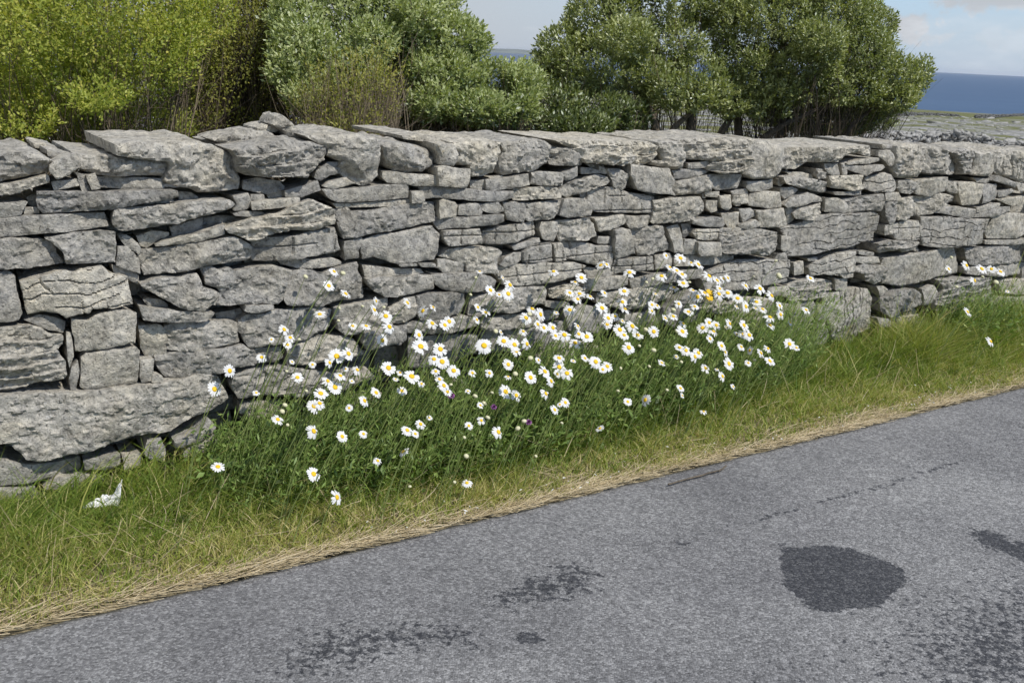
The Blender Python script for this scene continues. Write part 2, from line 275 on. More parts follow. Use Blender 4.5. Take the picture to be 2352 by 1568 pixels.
# ---------------------------------------------------------------- traced outlines
# every line: tile | kind style protrusion | outline ; kinds: c coping, w body, t loose on top
# styles: p plain, r rough, k wandering cracks, b blocky cracks, l ledged strata, v upright grooves
TILES = {'A': (0, 0, 1), 'B': (224, 0, 1), 'C': (448, 0, 1), 'D': (672, 11.2, 1), 'E': (917.3, 11.2, 1),
         'D2': (672, 151.2, 1), 'E2': (917.3, 151.2, 1), 'B2': (224, 140, 1), 'C2': (448, 140, 1),
         'A2': (0, 140, 1), 'A3': (0, 285.6, 1), 'B3': (224, 285.6, 1), 'C3': (448, 285.6, 1),
         'D3': (672, 285.6, 1), 'M': (840, 28, 1.6066)}
STONES = """
A|c r 0|-12,50 9,47 34,46 44,50 54,54 61,58 55,62 55,69 47,73 20,77 0,82 -12,84
A|t p -.25|37,37 52,38 53,43 40,43
A|c p -.12|53,45 76,49 70,54 62,56 54,52
A|w p .03|72,52 85,49 88,52 89,64 78,72 65,79 62,77 60,73 55,69 56,63
A|c r 0|89,52 120,53 165,54 188,57 190,64 187,75 148,74 109,74 100,69 89,66
A|w p -.03|109,75 150,75 184,77 184,89 150,89 112,87
A|w p 0|84,70 95,72 102,90 92,91 87,74
A|w p .01|96,73 107,70 113,88 103,90
A|w p 0|58,81 87,77 89,85 61,91
A|w r .01|-12,86 12,83 54,73 57,79 55,82 12,95 0,96 -12,97
A|w p 0|-12,105 30,102 32,103 26,112 24,118 0,122 -12,122
A|w p -.03|26,109 44,109 44,116 27,117
A|w p -.08|30,98 42,93 42,108 33,107
A|w r .02|42,93 60,92 110,92 170,90 198,90 200,97 190,100 160,105 130,112 90,114 60,118 50,119 44,112 43,104
A|w p -.03|158,108 165,104 194,100 196,103 180,106
A|w p -.05|200,91 215,92 222,97 222,102 201,103
A|w p 0|-12,124 30,119 60,117 100,116 118,116 124,131 100,134 60,138 20,142 -12,145
A|w r .02|131,112 180,107 224,102 236,101 260,102 266,107 259,112 242,117 224,121 200,127 170,133 140,137 134,136 128,130 127,120
A|w r 0|-12,146 20,144 48,145 63,150 66,162 71,168 72,173 50,176 0,179 -12,180
A|w r .01|51,144 80,138 115,135 131,137 131,150 130,171 110,172 75,173 70,160 62,150
A|w p -.03|133,141 142,140 155,149 159,157 156,162 140,152
A|w p -.03|152,141 170,135 190,137 190,141 175,147 165,155 158,153
A|w p -.06|190,131 228,121 228,137 193,141
A|w p .01|175,152 185,147 224,138 253,129 253,140 224,148 200,151 176,154
A|w r .01|156,159 190,155 224,148 262,142 274,147 284,154 286,164 277,170 224,177 195,184 164,187 158,172
A|c r .02|128,38 150,37 185,36 225,37 245,43 258,48 267,55 271,70 274,83 273,91 258,93 239,94 224,93 212,87 192,84 186,79 190,65 188,58 150,54 128,50
A|w p -.02|132,153 142,152 150,158 156,168 158,184 148,180 131,174
A|w p -.05|126,174 140,176 156,185 156,196 142,188 127,182
A2|w k .03|23,54 50,46 75,40 84,41 90,39 115,36 120,40 124,45 145,48 147,62 150,78 128,83 112,83 103,82 100,87 75,94 66,89 50,87 32,91 28,75
A2|w p 0|-12,44 12,42 18,46 20,64 24,78 26,88 22,96 0,99 -12,100
A2|w p -.02|27,95 44,89 62,92 74,98 74,105 72,111 55,106 45,103
A|w l .01|-12,244 10,243 34,240 45,245 56,251 71,254 71,264 65,269 74,282 76,297 72,302 60,306 45,308 20,314 0,319 -12,320
A2|w p 0|75,110 81,110 83,136 78,149 76,140 75,125
A|w p .01|81,288 88,281 90,292 88,300 85,315 80,316 77,300
A2|w p .02|80,95 100,96 106,90 130,84 142,84 154,88 155,98 153,122 130,125 100,131 86,132 83,115
A|w p .01|92,279 97,273 140,267 152,265 156,269 156,290 155,308 130,312 110,315 95,315 90,312 91,295
A|w r .02|159,197 175,190 200,188 222,184 226,190 228,198 236,202 248,206 244,214 236,223 231,226 205,223 180,210 162,201
B2|w r 0|3,39 15,36 22,40 35,37 40,41 60,36 85,35 104,39 104,43 98,50 95,63 95,70 88,78 70,76 40,78 15,80 24,66 20,60 8,57 7,48
A2|w p -.03|160,73 165,70 180,72 190,78 188,82 168,82
A|w r .02|158,222 200,225 224,226 242,228 238,234 232,237 200,239 162,237
A2|w p -.03|155,102 180,101 187,107 188,115 186,122 187,134 180,138 165,137 158,127 156,115
A|w r 0|187,244 195,241 224,238 255,236 268,240 266,250 271,261 262,264 244,267 230,272 215,273 187,270
B2|w p -.08|18,88 45,82 52,88 45,96 20,96
B2|w p .02|52,80 60,79 84,79 84,83 68,88 58,88 50,86
B2|w r .01|42,106 47,97 55,90 72,89 85,83 110,82 135,82 150,85 148,92 150,100 145,105 125,115 115,119 80,124 57,129 50,122 48,113
A|w p 0|157,280 173,279 172,303 160,307 157,300
A|w p 0|171,295 182,297 184,304 180,308 170,305
A|w r .01|175,280 187,276 224,272 255,267 275,264 283,270 320,267 322,280 316,285 290,288 265,290 247,296 225,300 200,304 190,304 183,297
B2|w r 0|99,126 115,120 135,113 150,115 165,114 175,118 188,135 180,137 165,138 150,142 100,148
B2|w p 0|168,78 212,71 212,81 208,88 170,93 151,95 152,83
B2|w r 0|104,42 117,40 140,42 160,36 180,31 182,35 181,42 186,50 187,65 186,72 160,75 140,80 110,80 97,78 94,74 96,62 100,50
B2|w p -.01|92,32 105,28 150,26 160,30 160,33 148,36 135,37 110,38 95,35
B2|w b .01|62,8 70,5 100,2 130,-4 154,-7 157,5 159,12 161,18 155,21 120,26 95,30 65,32 60,28 63,20
B|w l .02|30,134 60,122 90,115 105,105 127,100 140,106 153,112 153,128 130,136 105,134 90,136 75,142 57,148 45,142 33,138
A|w r .01|379,113 391,109 396,114 414,113 448,108 468,104 492,104 491,125 470,130 448,134 420,138 400,143 385,145 381,135 378,122
A|w p 0|361,89 390,88 405,87 425,85 448,83 459,83 460,99 448,100 410,103 378,104 370,100
A|w p -.005|374,105 410,104 448,101 461,100 461,106 448,108 410,109 378,110
A|w p 0|461,91 475,91 477,104 462,105
C|w p .01|25,85 60,87 100,91 128,91 130,98 120,101 110,103 80,102 60,100 45,99 30,101 28,92
A|w p 0|432,70 440,69 456,71 492,74 493,86 470,85 448,83 436,82 431,76
C|w p .02|44,65 50,63 80,66 80,80 77,88 60,87 44,86
A|c r 0|429,40 440,38 455,38 476,43 490,48 494,55 492,64 478,69 458,70 446,70 435,62 432,52
C|c p .01|41,38 50,38 62,39 65,50 64,58 61,63 47,62 46,55 44,47
C|c r .02|62,37 90,35 116,37 116,48 113,55 110,63 108,71 100,74 83,75 80,68 80,62 70,62 65,58 66,48
C|c r .01|117,37 140,35 166,35 172,40 172,50 168,60 155,70 133,71 120,74 115,70 115,56 118,48
C|c r 0|172,43 200,44 211,45 210,55 207,63 192,64 173,62
A|c p -.1|456,30 475,29 505,33 505,39 490,38 470,35 457,34
A|c l .02|627,35 650,35 672,35 700,36 735,37 744,42 743,53 737,60 730,64 712,62 702,63 672,60 658,60 656,52 642,42
D|c r .01|70,26 93,24 95,32 100,42 100,53 95,55 80,55 66,52 66,47 75,46 71,36
D|c l .03|95,24 130,21 160,21 163,30 165,38 168,48 165,53 157,58 140,60 128,58 125,52 129,48 128,46 105,46 100,42 96,33
D|w p 0|100,49 129,45 129,51 125,53 100,55
D|c p .05|164,25 172,21 190,24 208,30 213,38 212,48 207,62 200,66 185,67 175,66 167,62 168,55 167,45 163,32
A|c r .03|885,44 936,42 985,41 986,47 983,54 968,49 952,52 944,58 914,60 901,68 883,67 885,55
E|c p -.05|69,27 88,28 100,30 90,34 70,33
E|w p 0|70,34 82,34 86,38 86,50 82,53 78,51 74,45 68,41
E|c r .02|91,30 105,27 120,29 122,40 121,50 117,58 116,64 105,66 92,64 88,55 90,42
E|c r .01|122,32 132,30 140,32 148,36 158,42 163,55 162,60 158,63 142,61 122,60 119,58 122,48
E|c l 0|150,36 165,33 176,35 179,44 176,55 173,62 164,62 163,52 158,42
E|c p .01|177,36 200,36 205,44 204,58 200,64 185,63 174,62 178,52 179,45
E|c v 0|205,36 235,34 245,35 245,70 228,69 218,65 210,63 205,57
B|t r -.15|13,33 25,29 45,25 60,23 80,25 85,30 70,38 40,44 33,43 25,38
B|t p -.2|64,20 75,17 85,17 90,22 85,25 64,23
B|t r -.12|84,17 90,9 97,8 104,16 112,22 119,27 115,32 100,31 97,24 88,19
B|c l .04|36,45 60,41 80,38 92,35 105,35 128,37 145,42 148,46 146,52 144,56 128,68 120,76 95,75 75,77 60,75 48,71 46,60 44,53
B|w p 0|130,68 145,58 162,59 158,72 148,74 135,80 128,76
B|w p 0|146,80 165,75 170,80 176,82 150,89 138,86
B|c f .04|122,30 165,29 180,28 200,32 207,45 208,58 207,75 196,85 190,87 180,85 170,80 165,74 158,70 162,59 146,52 148,45 135,38
A|w p -.02|262,97 278,93 282,102 280,110 272,114 262,113 266,106
B|w r -.02|51,80 65,76 80,78 90,80 97,86 96,90 86,92 75,94 60,92 50,90
B|w p -.02|57,95 72,94 74,99 70,102 58,101
B|w p -.04|75,93 88,91 95,92 94,98 78,100
B|w p 0|96,91 132,79 136,88 137,90 115,98 97,98
B|w p .01|59,104 75,101 113,98 114,103 108,107 80,111 60,113
B|w p -.02|38,116 50,113 74,115 74,118 60,120 40,119
B|w p -.09|0,122 20,118 50,120 35,130 0,134
C|w p -.02|79,79 97,78 99,84 95,90 80,88
C|w p -.02|100,76 110,73 116,74 115,77 103,79
C|w p .01|100,79 115,77 148,72 150,85 130,88 108,91 99,90
C|w r 0|150,71 165,69 185,71 185,85 160,85 150,84
C|w p 0|183,70 200,63 201,74 188,80 185,78
A|w r 0|629,90 638,81 672,72 682,75 687,80 682,84 672,87 655,93 637,99 632,96
C|w p -.02|202,64 215,65 231,70 228,71 203,72
C|w p -.05|208,60 230,62 230,67 215,65
C|w r .01|129,89 165,86 178,87 183,95 181,99 150,101 130,102 128,96
A|w r 0|682,66 695,66 706,72 705,82 700,91 690,86 687,78
A|w p -.02|672,63 683,66 685,70 678,72 672,71
A|w b 0|656,95 664,88 672,87 695,87 697,91 735,97 735,115 712,116 687,115 672,115 665,114 655,108
C|w p .02|185,100 195,99 210,100 214,104 216,110 214,118 190,121 181,119 182,110
C|w r 0|141,105 165,102 184,101 186,104 183,108 175,118 174,122 145,125 141,122 143,112
C|w p 0|117,104 128,103 142,104 142,115 140,126 128,125 121,124 118,112
C|w p 0|90,106 110,103 117,110 117,114 108,117 95,114 89,109
C|w p .01|67,107 78,104 88,105 93,112 93,118 75,119 66,118
C|w p 0|46,103 52,99 62,103 66,108 66,117 60,120 45,122
C|w p .02|44,122 75,120 118,117 120,126 110,130 85,131 60,134 49,136 43,127
A|w p 0|407,146 425,140 448,138 466,133 486,130 495,141 492,150 492,160 488,168 468,171 448,173 432,169 420,165 408,168 405,158
B2|w p 0|162,7 182,3 182,15 179,18 180,26 164,29 161,15
C|w b .01|50,136 90,133 93,140 93,150 80,152 55,153 50,146
C|w b 0|120,130 155,126 157,140 155,142 120,151 105,153 95,150 94,140 110,132
C|w p -.02|125,152 157,143 158,148 145,154 128,157
C|w p -.01|160,126 178,125 178,134 175,148 160,144 157,135
C|w r .01|178,125 213,121 221,128 223,142 210,146 182,148 180,140 179,133
A|w p 0|667,122 690,118 699,117 702,126 694,132 672,137 670,130
A|w p -.01|671,142 686,142 686,150 670,150
D|w p 0|28,107 45,108 60,107 60,113 55,119 35,122 30,115
D|w p .02|18,124 28,121 36,123 40,145 42,150 20,157 17,145
D|w r 0|36,124 50,119 72,118 75,128 82,140 82,147 60,150 45,153 40,140
D|w p .03|37,50 80,55 81,61 86,69 83,78 86,85 75,83 60,82 45,80 40,70 36,62
D|w p -.01|84,60 82,57 110,54 125,57 120,60 105,65 85,67
D|w r 0|88,70 105,65 126,61 127,70 125,80 105,83 87,86 84,78
D|w p 0|127,61 160,61 160,68 155,77 130,79 125,75
D|w r .03|63,91 80,88 114,86 117,95 116,105 110,112 85,116 63,117 60,115 63,100
D|w p 0|120,81 135,80 135,87 120,86
D|w p .01|134,85 148,84 150,98 145,102 137,100 134,92
D|w p 0|120,90 133,90 134,97 133,103 125,104 120,98
D|w p -.02|115,83 119,82 120,88 116,88
D|w p -.02|148,80 165,76 167,83 150,84
D|w b 0|150,85 167,83 168,93 155,97 149,92
D|w p .01|165,69 198,67 201,77 190,79 170,81 165,76
D|w p .02|172,83 190,80 202,81 207,95 208,99 190,99 170,97 168,90
D|w p -.04|200,66 205,64 208,70 203,75 200,73
D|w p 0|136,105 157,103 158,122 145,123 141,115
D|w p .01|158,100 170,99 177,104 175,108 160,115
D|w p .02|158,118 175,112 182,116 181,119 168,124 160,121
D|w p .02|178,102 208,99 212,112 212,119 183,121 180,112
D|w p -.03|208,99 218,97 219,112 213,118
D|w p .01|105,112 130,108 141,110 142,118 140,121 120,120 105,117
D|w b .01|107,122 140,122 139,135 120,136 108,133 104,127
D|w p 0|78,121 90,117 91,125 94,135 94,148 83,149 82,138
D|w p -.03|92,117 102,115 102,120 102,128 96,132 92,128
D|w p .01|96,134 110,134 111,145 109,151 95,151 94,145
D|w p .03|111,137 130,137 137,137 137,153 115,153 111,147
D|w l .04|140,123 160,121 180,122 195,125 204,127 206,132 203,148 195,153 185,153 172,150 160,151 140,150 138,138
D|w p 0|205,130 214,131 213,145 208,148 204,145
D2|w p -.02|200,10 210,8 210,17 198,16
M|w r .01|26,30 35,28 40,30 56,33 58,40 55,41 40,38 26,34
M|w p -.03|27,26 37,26 45,28 45,31 30,29
M|w l -.02|45,23 55,24 57,28 56,30 47,31 45,28
M|w p 0|53,20 62,20 64,28 58,29 53,24
M|w p -.02|64,20 68,19 68,28 65,28
M|w p 0|69,20 80,17 93,16 94,18 85,20 70,21
M|w p .01|70,22 85,21 95,21 97,23 92,25 86,26 82,29 77,27 70,24
M|w r .01|58,29 80,28 80,38 72,39 58,37
M|w k 0|81,36 82,30 95,26 100,28 103,33 104,37 102,40 90,40 80,38
M|w p 0|59,40 79,39 79,42 60,42
M|w p .01|25,49 30,44 42,40 53,44 54,47 45,47 35,50 27,51
M|w r 0|35,51 52,48 53,55 46,60 34,59 32,55
M|w p -.02|22,37 30,36 35,38 33,41 25,45 22,42
M|w p 0|54,44 63,44 67,47 69,53 65,55 54,54
M|w r .01|67,45 80,43 94,41 94,46 92,53 80,53 69,55
M|w k .03|27,66 38,63 50,58 60,55 70,56 72,55 90,54 95,57 94,68 92,69 92,75 86,75 70,80 60,79 45,84 30,86 28,80 30,74
M|w p 0|31,89 38,88 39,97 31,98
M|w p -.02|40,86 48,85 48,88 41,88
M|w k .01|46,90 60,83 75,81 74,87 73,95 60,98 50,98 45,99 44,93
M|w p 0|76,81 88,82 88,84 84,85 76,83
M|w p .01|75,85 90,85 91,89 80,90 75,89
M|w r .02|72,95 80,90 93,91 97,94 97,102 90,105 82,102 80,97
M|w p .02|62,97 72,96 72,99 66,100
M|w p 0|60,100 69,100 69,106 66,110 60,108
M|w l 0|27,105 35,102 45,100 55,101 61,103 60,108 50,109 40,110 30,108
M|w l 0|22,112 30,108 45,109 59,108 59,111 45,115 28,116
M|w p .01|24,118 35,116 46,116 48,120 45,130 44,145 36,155 15,158 10,140 20,125
M|w p 0|48,118 54,119 55,128 52,131 47,129
M|w p 0|47,131 53,131 54,140 48,141
M|w v .02|55,114 65,109 75,107 85,108 89,115 89,137 80,141 75,148 68,146 58,142 56,130
D2|w k .01|125,30 157,17 200,17 217,18 215,30 213,42 190,45 165,50 140,52 120,52 118,40
M|w p -.02|89,106 94,105 97,108 95,111 91,113
M|w r .02|95,115 105,109 114,107 120,111 120,118 110,124 100,128 95,124 94,118
M|w p 0|90,128 99,128 99,134 91,134
M|w l -.01|100,127 118,122 121,128 105,135 101,134
E|w r 0|91,68 105,67 112,69 112,80 105,84 95,82 90,76
E|w p .01|112,68 130,65 145,64 145,72 142,80 125,86 112,84
E|w r 0|145,68 157,70 158,82 148,83 144,79
E|w p 0|75,82 90,81 93,86 91,90 75,91
E|w r .01|78,92 88,91 88,100 86,115 80,118 77,108
E|w r 0|88,88 108,86 110,100 104,112 90,113 87,105
E|w r 0|110,88 138,82 158,86 158,92 145,94 155,97 140,100 125,107 110,110 105,112 110,100
E|w p .01|135,98 157,97 177,100 177,108 170,111 155,108 140,105 133,105
E|w p .02|159,70 170,69 185,72 184,85 181,95 162,96 158,85
E|w p 0|184,72 202,72 200,90 183,94
E|w p -.01|178,98 195,93 206,93 204,98 190,103 178,104
E|w p .01|178,105 205,98 216,97 216,102 195,109 178,110
E|w p 0|200,89 215,87 235,85 245,85 245,96 215,96
E|w p -.01|203,80 217,77 219,80 210,85 203,87
E|w p 0|196,68 202,62 222,70 222,76
E|w p -.01|222,70 245,72 245,82 225,80
E|w p -.03|175,65 194,66 194,69 188,71 178,70
E|w b 0|86,117 95,114 113,113 117,118 118,133 105,135 90,136 85,128
E|w p -.01|75,118 85,116 84,128 75,130 74,125
E|w l .02|72,140 85,135 105,136 118,137 119,140 119,149 108,147 96,149 92,145 75,151 72,148
E|w k .03|122,110 150,109 175,112 198,112 195,122 191,130 190,140 165,142 140,144 121,142 120,128
E|w p 0|198,107 220,104 245,107 245,120 230,130 222,133 195,134 193,125 198,112
E|w p .01|191,136 222,134 245,134 245,138 220,140 191,140
E2|w p .02|78,16 95,13 120,8 140,4 160,2 164,20 165,33 150,36 125,40 110,44 97,47 78,45 80,30 76,24
E2|w r 0|170,5 200,2 245,0 245,20 200,22 175,24 170,15
E2|w p 0|168,26 200,23 245,21 245,34 200,36 170,34
E2|w l .01|137,40 160,37 195,37 198,55 195,70 193,82 180,84 160,90 140,85 131,75 132,62 140,50
E2|w p -.01|118,50 132,46 135,60 128,66 118,68
E2|w p 0|205,40 245,37 245,56 210,55
E2|w p .01|196,60 245,58 245,71 205,73 196,70
E2|w l 0|194,75 205,73 245,74 245,92 200,95 192,88
E2|w p -.01|72,94 90,92 120,86 150,90 190,92 190,110 70,112
E2|w p 0|0,95 10,94 10,110 -5,112
C2|w p 0|0,33 20,32 20,35 0,36
C2|w p 0|21,32 40,32 43,37 25,36
A|w p -.02|407,174 450,178 472,178 476,183 440,187 411,189
A|w r .01|411,190 430,187 448,188 470,185 486,186 489,193 489,202 470,205 448,210 432,210 420,203 412,196
C2|w p 0|44,28 52,27 60,29 75,32 74,42 60,43 50,43 43,37
C2|w r .01|46,25 55,16 85,13 110,15 115,20 111,28 110,42 95,44 76,42 75,33 60,28
C2|w p .01|39,46 60,43 90,43 105,48 112,53 110,60 90,64 75,66 50,62 42,57
C2|w p -.01|113,34 118,25 128,20 138,20 140,26 130,33 118,36
C2|w b .01|140,20 150,12 172,9 173,30 155,32 140,31
C2|w b 0|173,11 183,9 187,28 175,31
A|w b 0|631,149 650,148 672,152 688,153 690,162 687,176 678,177 655,171 636,167
C2|w b .01|112,37 135,34 165,32 200,32 214,36 200,48 180,53 155,57 130,58 120,58 115,50 111,45
D2|w b 0|18,17 50,14 60,13 61,28 40,30 20,33 16,28
D2|w p -.01|62,12 80,10 83,15 82,26 62,28
D2|w p 0|85,15 100,12 140,11 155,13 155,17 130,22 100,24 85,24
D2|w p .01|35,40 60,33 90,29 120,28 120,38 100,40 75,43 50,48 38,49
A|w p -.02|655,177 672,177 690,177 691,184 680,188 660,190
A|w p 0|658,189 672,189 692,186 705,186 705,196 692,201 672,203 655,202
D2|w r 0|0,55 20,52 40,48 75,45 90,48 85,60 60,70 45,72 20,72 0,66
C2|w r .02|128,60 150,58 164,58 166,63 163,78 150,80 135,86 110,88 95,86 85,80 110,70 116,66
C2|w l -.01|166,60 190,55 212,60 216,70 195,74 168,70
C2|w p 0|163,75 190,75 192,80 175,83 163,80
A|w r 0|436,222 455,210 466,208 468,215 466,232 458,237 448,240 436,243 430,235
B2|w r .01|155,95 200,88 215,93 220,103 200,107 165,114 158,108
B2|w p .02|185,110 205,105 220,103 230,110 228,120 210,127 190,131 183,122
C2|w p .01|22,70 35,66 55,64 75,66 77,78 72,90 60,92 40,96 25,96 20,85
C2|w p -.01|80,70 100,66 115,70 110,85 90,92 78,90
C2|w r 0|10,100 40,95 75,92 90,94 90,104 70,108 48,112 10,112
C2|w r 0|90,96 120,90 150,88 182,84 182,95 150,103 120,106 95,108
C2|w p -.01|95,110 130,106 160,103 200,92 215,96 215,115 150,130 100,135
A|w p 0|440,243 456,241 457,257 450,263 436,262
C2|w p -.03|10,114 45,112 90,112 90,130 50,150 10,150
B3|w r 0|38,12 60,5 100,2 150,10 190,5 200,16 180,20 150,35 95,37 60,38 45,40 38,25
A|w r .04|-12,325 15,322 70,318 105,316 150,311 185,308 210,304 224,300 240,299 249,303 257,316 261,328 256,334 238,343 224,348 212,354 195,363 150,368 110,380 90,385 60,392 42,395 30,393 24,385 12,378 -12,376
A3|w p 0|-12,105 10,108 35,112 60,110 92,106 94,118 90,122 60,128 20,135 -12,138
A3|w p 0|93,106 110,103 135,100 136,112 120,118 95,118
A3|w p 0|137,102 158,99 158,115 140,118
A3|w p -.01|165,84 180,81 187,95 186,110 170,108 162,100
A3|w p 0|60,128 90,123 115,125 120,136 80,140 50,140
A3|w p -.01|-12,138 40,138 45,150 -12,155
A|w p .01|195,372 210,368 224,360 236,346 244,356 240,362 224,372 205,380 197,380
A|w p -.01|205,384 224,366 240,364 246,380 225,390 207,392
B3|w p -.05|45,43 70,40 95,40 100,55 60,60 45,55
D2|w r 0|88,62 105,52 120,54 122,62 112,66 110,85 95,92 85,95 70,88 75,75
D2|w l 0|112,66 135,60 152,66 150,76 130,76 112,76
D2|w p .01|150,62 165,58 195,60 193,80 185,110 165,120 150,110 140,95 152,80
D2|w p -.01|30,78 60,75 70,90 60,100 35,100 25,90
D2|w p 0|-40,75 -15,68 15,72 22,90 0,100 -35,95
C3|w p 0|150,-20 190,-30 225,-20 225,0 190,15 150,5
D2|w p 0|190,47 212,46 215,54 195,58 188,54
"""
# daisies: x,y,r,short/long,angle of the long axis ; buds: x,y,r
DAISIES = """
B2|144,57,8,.75,40 150,41,7,.5,40 163,66,8,.4,40 134,89,8,.6,0 94,106,8,.65,50 101,115,7,.7,20 98,123,6,.8,20 69,137,7,.8,20 33,152,9,.8,80 153,136,11,.85,20 166,133,9,.7,60 145,143,7,.6,60 171,102,6,.7,20 186,102,7,.5,20 197,74,6,.4,80 195,84,8,.45,60 208,91,9,.85,20 212,103,9,.7,50 204,118,8,.85,70 126,145,5,.9,20 103,142,4,.7,40 211,149,10,.85,30 224,154,5,.7,30 176,151,7,.6,50 163,150,4,.8,20 80,117,4,.9,0
B3|16,27,10,.85,60 109,14,8,.8,20 63,31,5,.7,20 143,18,8,.6,50 151,25,10,.8,50 157,12,8,.5,30 170,18,4,.7,20 135,32,10,.7,20 128,46,10,.85,20 134,43,8,.7,20 167,48,5,.95,0 184,40,8,.6,60 197,31,8,.65,50 226,29,7,.8,30 87,61,8,.7,30 127,74,10,.65,65 159,80,8,.75,50 183,77,6,.8,40 20,114,9,.7,10 127,122,10,.8,50 153,148,10,.6,75 199,107,6,.75,40 219,16,4,.6,20 228,97,8,.35,-40
C2|8,76,8,.4,55 26,85,8,.6,-60 37,81,6,.35,45 36,99,8,.7,40 50,101,8,.7,50 55,97,8,.9,30 21,112,8,.7,70 23,125,11,.8,30 45,128,10,.8,45 38,139,8,.8,20 47,142,10,.85,40 60,152,9,.85,30 87,81,6,.6,60 96,87,7,.55,30 86,95,6,.5,60 123,56,8,.65,50 101,62,8,.6,50 121,66,9,.75,50 111,67,5,.6,30 115,48,4,.4,60 89,41,5,.3,20 172,41,7,.6,0 203,48,8,.75,30 196,53,6,.35,20 190,65,7,.6,30 201,66,8,.5,10 213,69,6,.4,30 199,72,7,.6,30 225,34,7,.6,-30 229,65,6,.5,50 190,84,8,.75,15 226,82,9,.65,40 175,87,4,.6,20 148,83,8,.45,25 157,89,9,.55,70 141,93,9,.65,45 154,100,7,.6,60 161,104,7,.75,50 171,104,8,.7,60 184,112,9,.8,30 174,113,7,.6,40 199,102,6,.4,50 200,111,7,.7,40 209,114,9,.8,30 196,121,8,.7,20 138,108,6,.6,20 113,109,4,.5,60 94,124,11,.9,30 116,119,9,.85,20 128,123,9,.8,50 130,130,8,.7,40 142,122,8,.65,80 121,145,8,.8,60 155,140,5,.6,60 178,138,8,.6,20 178,148,9,.8,50 162,153,9,.6,50 187,155,9,.8,20 207,138,6,.6,40 219,142,9,.8,50 194,141,4,.6,20
C3|13,13,11,.7,20 24,21,5,.8,40 40,7,6,.8,20 44,16,7,.6,40 49,23,8,.75,50 53,30,7,.7,40 81,9,6,.7,40 100,9,6,.8,50 121,13,5,.5,20 146,14,9,.75,50 169,18,8,.5,70 176,10,6,.6,60 118,30,10,.75,50 130,34,8,.75,60 163,32,8,.5,60 185,42,7,.7,60 179,44,4,.8,0 173,50,7,.6,60 90,45,5,.7,40 76,29,4,.7,20 23,66,7,.8,40 33,59,4,.8,20 8,73,8,.7,40 17,77,6,.7,40 77,68,6,.75,40 91,62,6,.8,40 110,75,9,.65,60 224,71,6,.5,-30 75,132,7,.7,0 227,5,6,.8,40
D2|90,15,8,.65,30 74,12,5,.6,60 102,20,5,.5,20 110,22,8,.4,45 78,25,6,.4,40 86,29,7,.55,40 92,33,7,.6,30 33,31,8,.65,5 69,35,8,.6,15 93,43,8,.6,25 83,48,7,.35,15 27,52,8,.7,15 5,55,6,.4,40 7,22,7,.4,40 25,64,7,.75,30 4,71,8,.7,40 28,72,7,.3,25 58,67,6,.7,50 64,68,5,.5,40 58,74,6,.5,50 62,55,5,.3,25 88,66,6,.7,50 109,58,8,.85,80 104,51,6,.35,20 101,59,4,.4,50 117,54,8,.35,35 99,75,7,.6,20 106,69,6,.6,20 133,55,8,.65,40 134,49,6,.5,40 143,54,8,.65,20 154,60,8,.7,20 163,69,8,.55,70 153,69,4,.4,40 122,35,9,.35,45 131,40,8,.35,45 138,38,6,.35,50 143,37,6,.45,60 163,46,7,.35,50 179,49,8,.6,45 192,57,8,.35,55 175,64,8,.6,20 182,72,7,.4,30 174,71,4,.4,20 201,68,6,.5,60 202,78,7,.6,70 190,81,8,.4,30 9,82,8,.65,50 17,80,6,.7,40 25,85,5,.4,40 8,89,7,.8,20 22,95,9,.75,40 36,91,9,.7,50 42,101,8,.6,30 27,101,7,.7,30 60,97,8,.85,60 73,82,6,.4,45 82,80,7,.6,30 93,88,6,.4,40 92,97,9,.6,50 32,115,9,.75,45 115,93,8,.85,0 122,87,7,.75,60 130,90,7,.7,50 127,97,7,.35,30 123,105,6,.6,60 145,88,7,.4,70 141,92,3,.4,60 161,90,8,.6,60 160,100,7,.6,50 167,101,8,.7,50 153,100,5,.4,40 158,114,6,.5,50 168,118,6,.6,-75 190,90,8,.4,40 180,121,7,.4,60 188,116,6,.5,50 190,130,8,.5,40 166,132,5,.7,40 136,113,7,.65,50 140,120,6,.4,70 110,121,8,.6,50 106,125,8,.5,70 89,115,7,.6,20 96,118,8,.7,50 85,125,4,.7,30 69,132,6,.45,35 118,138,7,.6,50 131,139,3,.6,20 144,133,9,.6,70 137,147,7,.5,70 8,136,8,.7,40 3,140,8,.8,20 212,111,8,.75,50 220,115,5,.7,40 213,87,4,.4,40
D3|31,41,6,.8,40 51,39,8,.7,-70 90,26,6,.6,40 92,34,4,.5,60 149,24,4,.6,60 116,52,5,.5,20
E2|145,27,6,.4,60 165,23,7,.45,65 182,27,8,.5,45 193,27,6,.8,30 203,30,7,.5,40 174,40,7,.3,75 166,75,7,.3,60 192,108,7,.35,65 211,52,3,.6,30
M|42,100,4,.5,40 39,122,4,.5,40
"""
BUDS = """
B2|118,47,3 160,43,3 156,82,2 111,117,2 206,81,2 182,80,2 155,96,2
B3|119,29,2 95,45,3 92,52,3 98,67,2 97,7,2
C2|146,138,3 85,48,2 79,67,2 145,89,3 13,127,2 107,108,3 134,112,3
C3|94,43,3 84,35,3 98,59,3 139,63,3 132,71,3 181,65,2 72,81,2 74,102,3 152,102,2 61,131,2 11,136,2 103,31,2 129,10,3 57,22,2
D2|86,97,3 200,35,4 197,18,2 59,38,2 52,42,2 79,44,2 100,42,2 44,81,2 82,73,3 60,118,3 91,131,2 55,136,2 173,129,2 44,113,2 172,35,1 51,95,3 23,138,2
D3|75,28,2 20,29,2
E2|198,42,3 148,14,2 183,36,2 154,47,2
"""

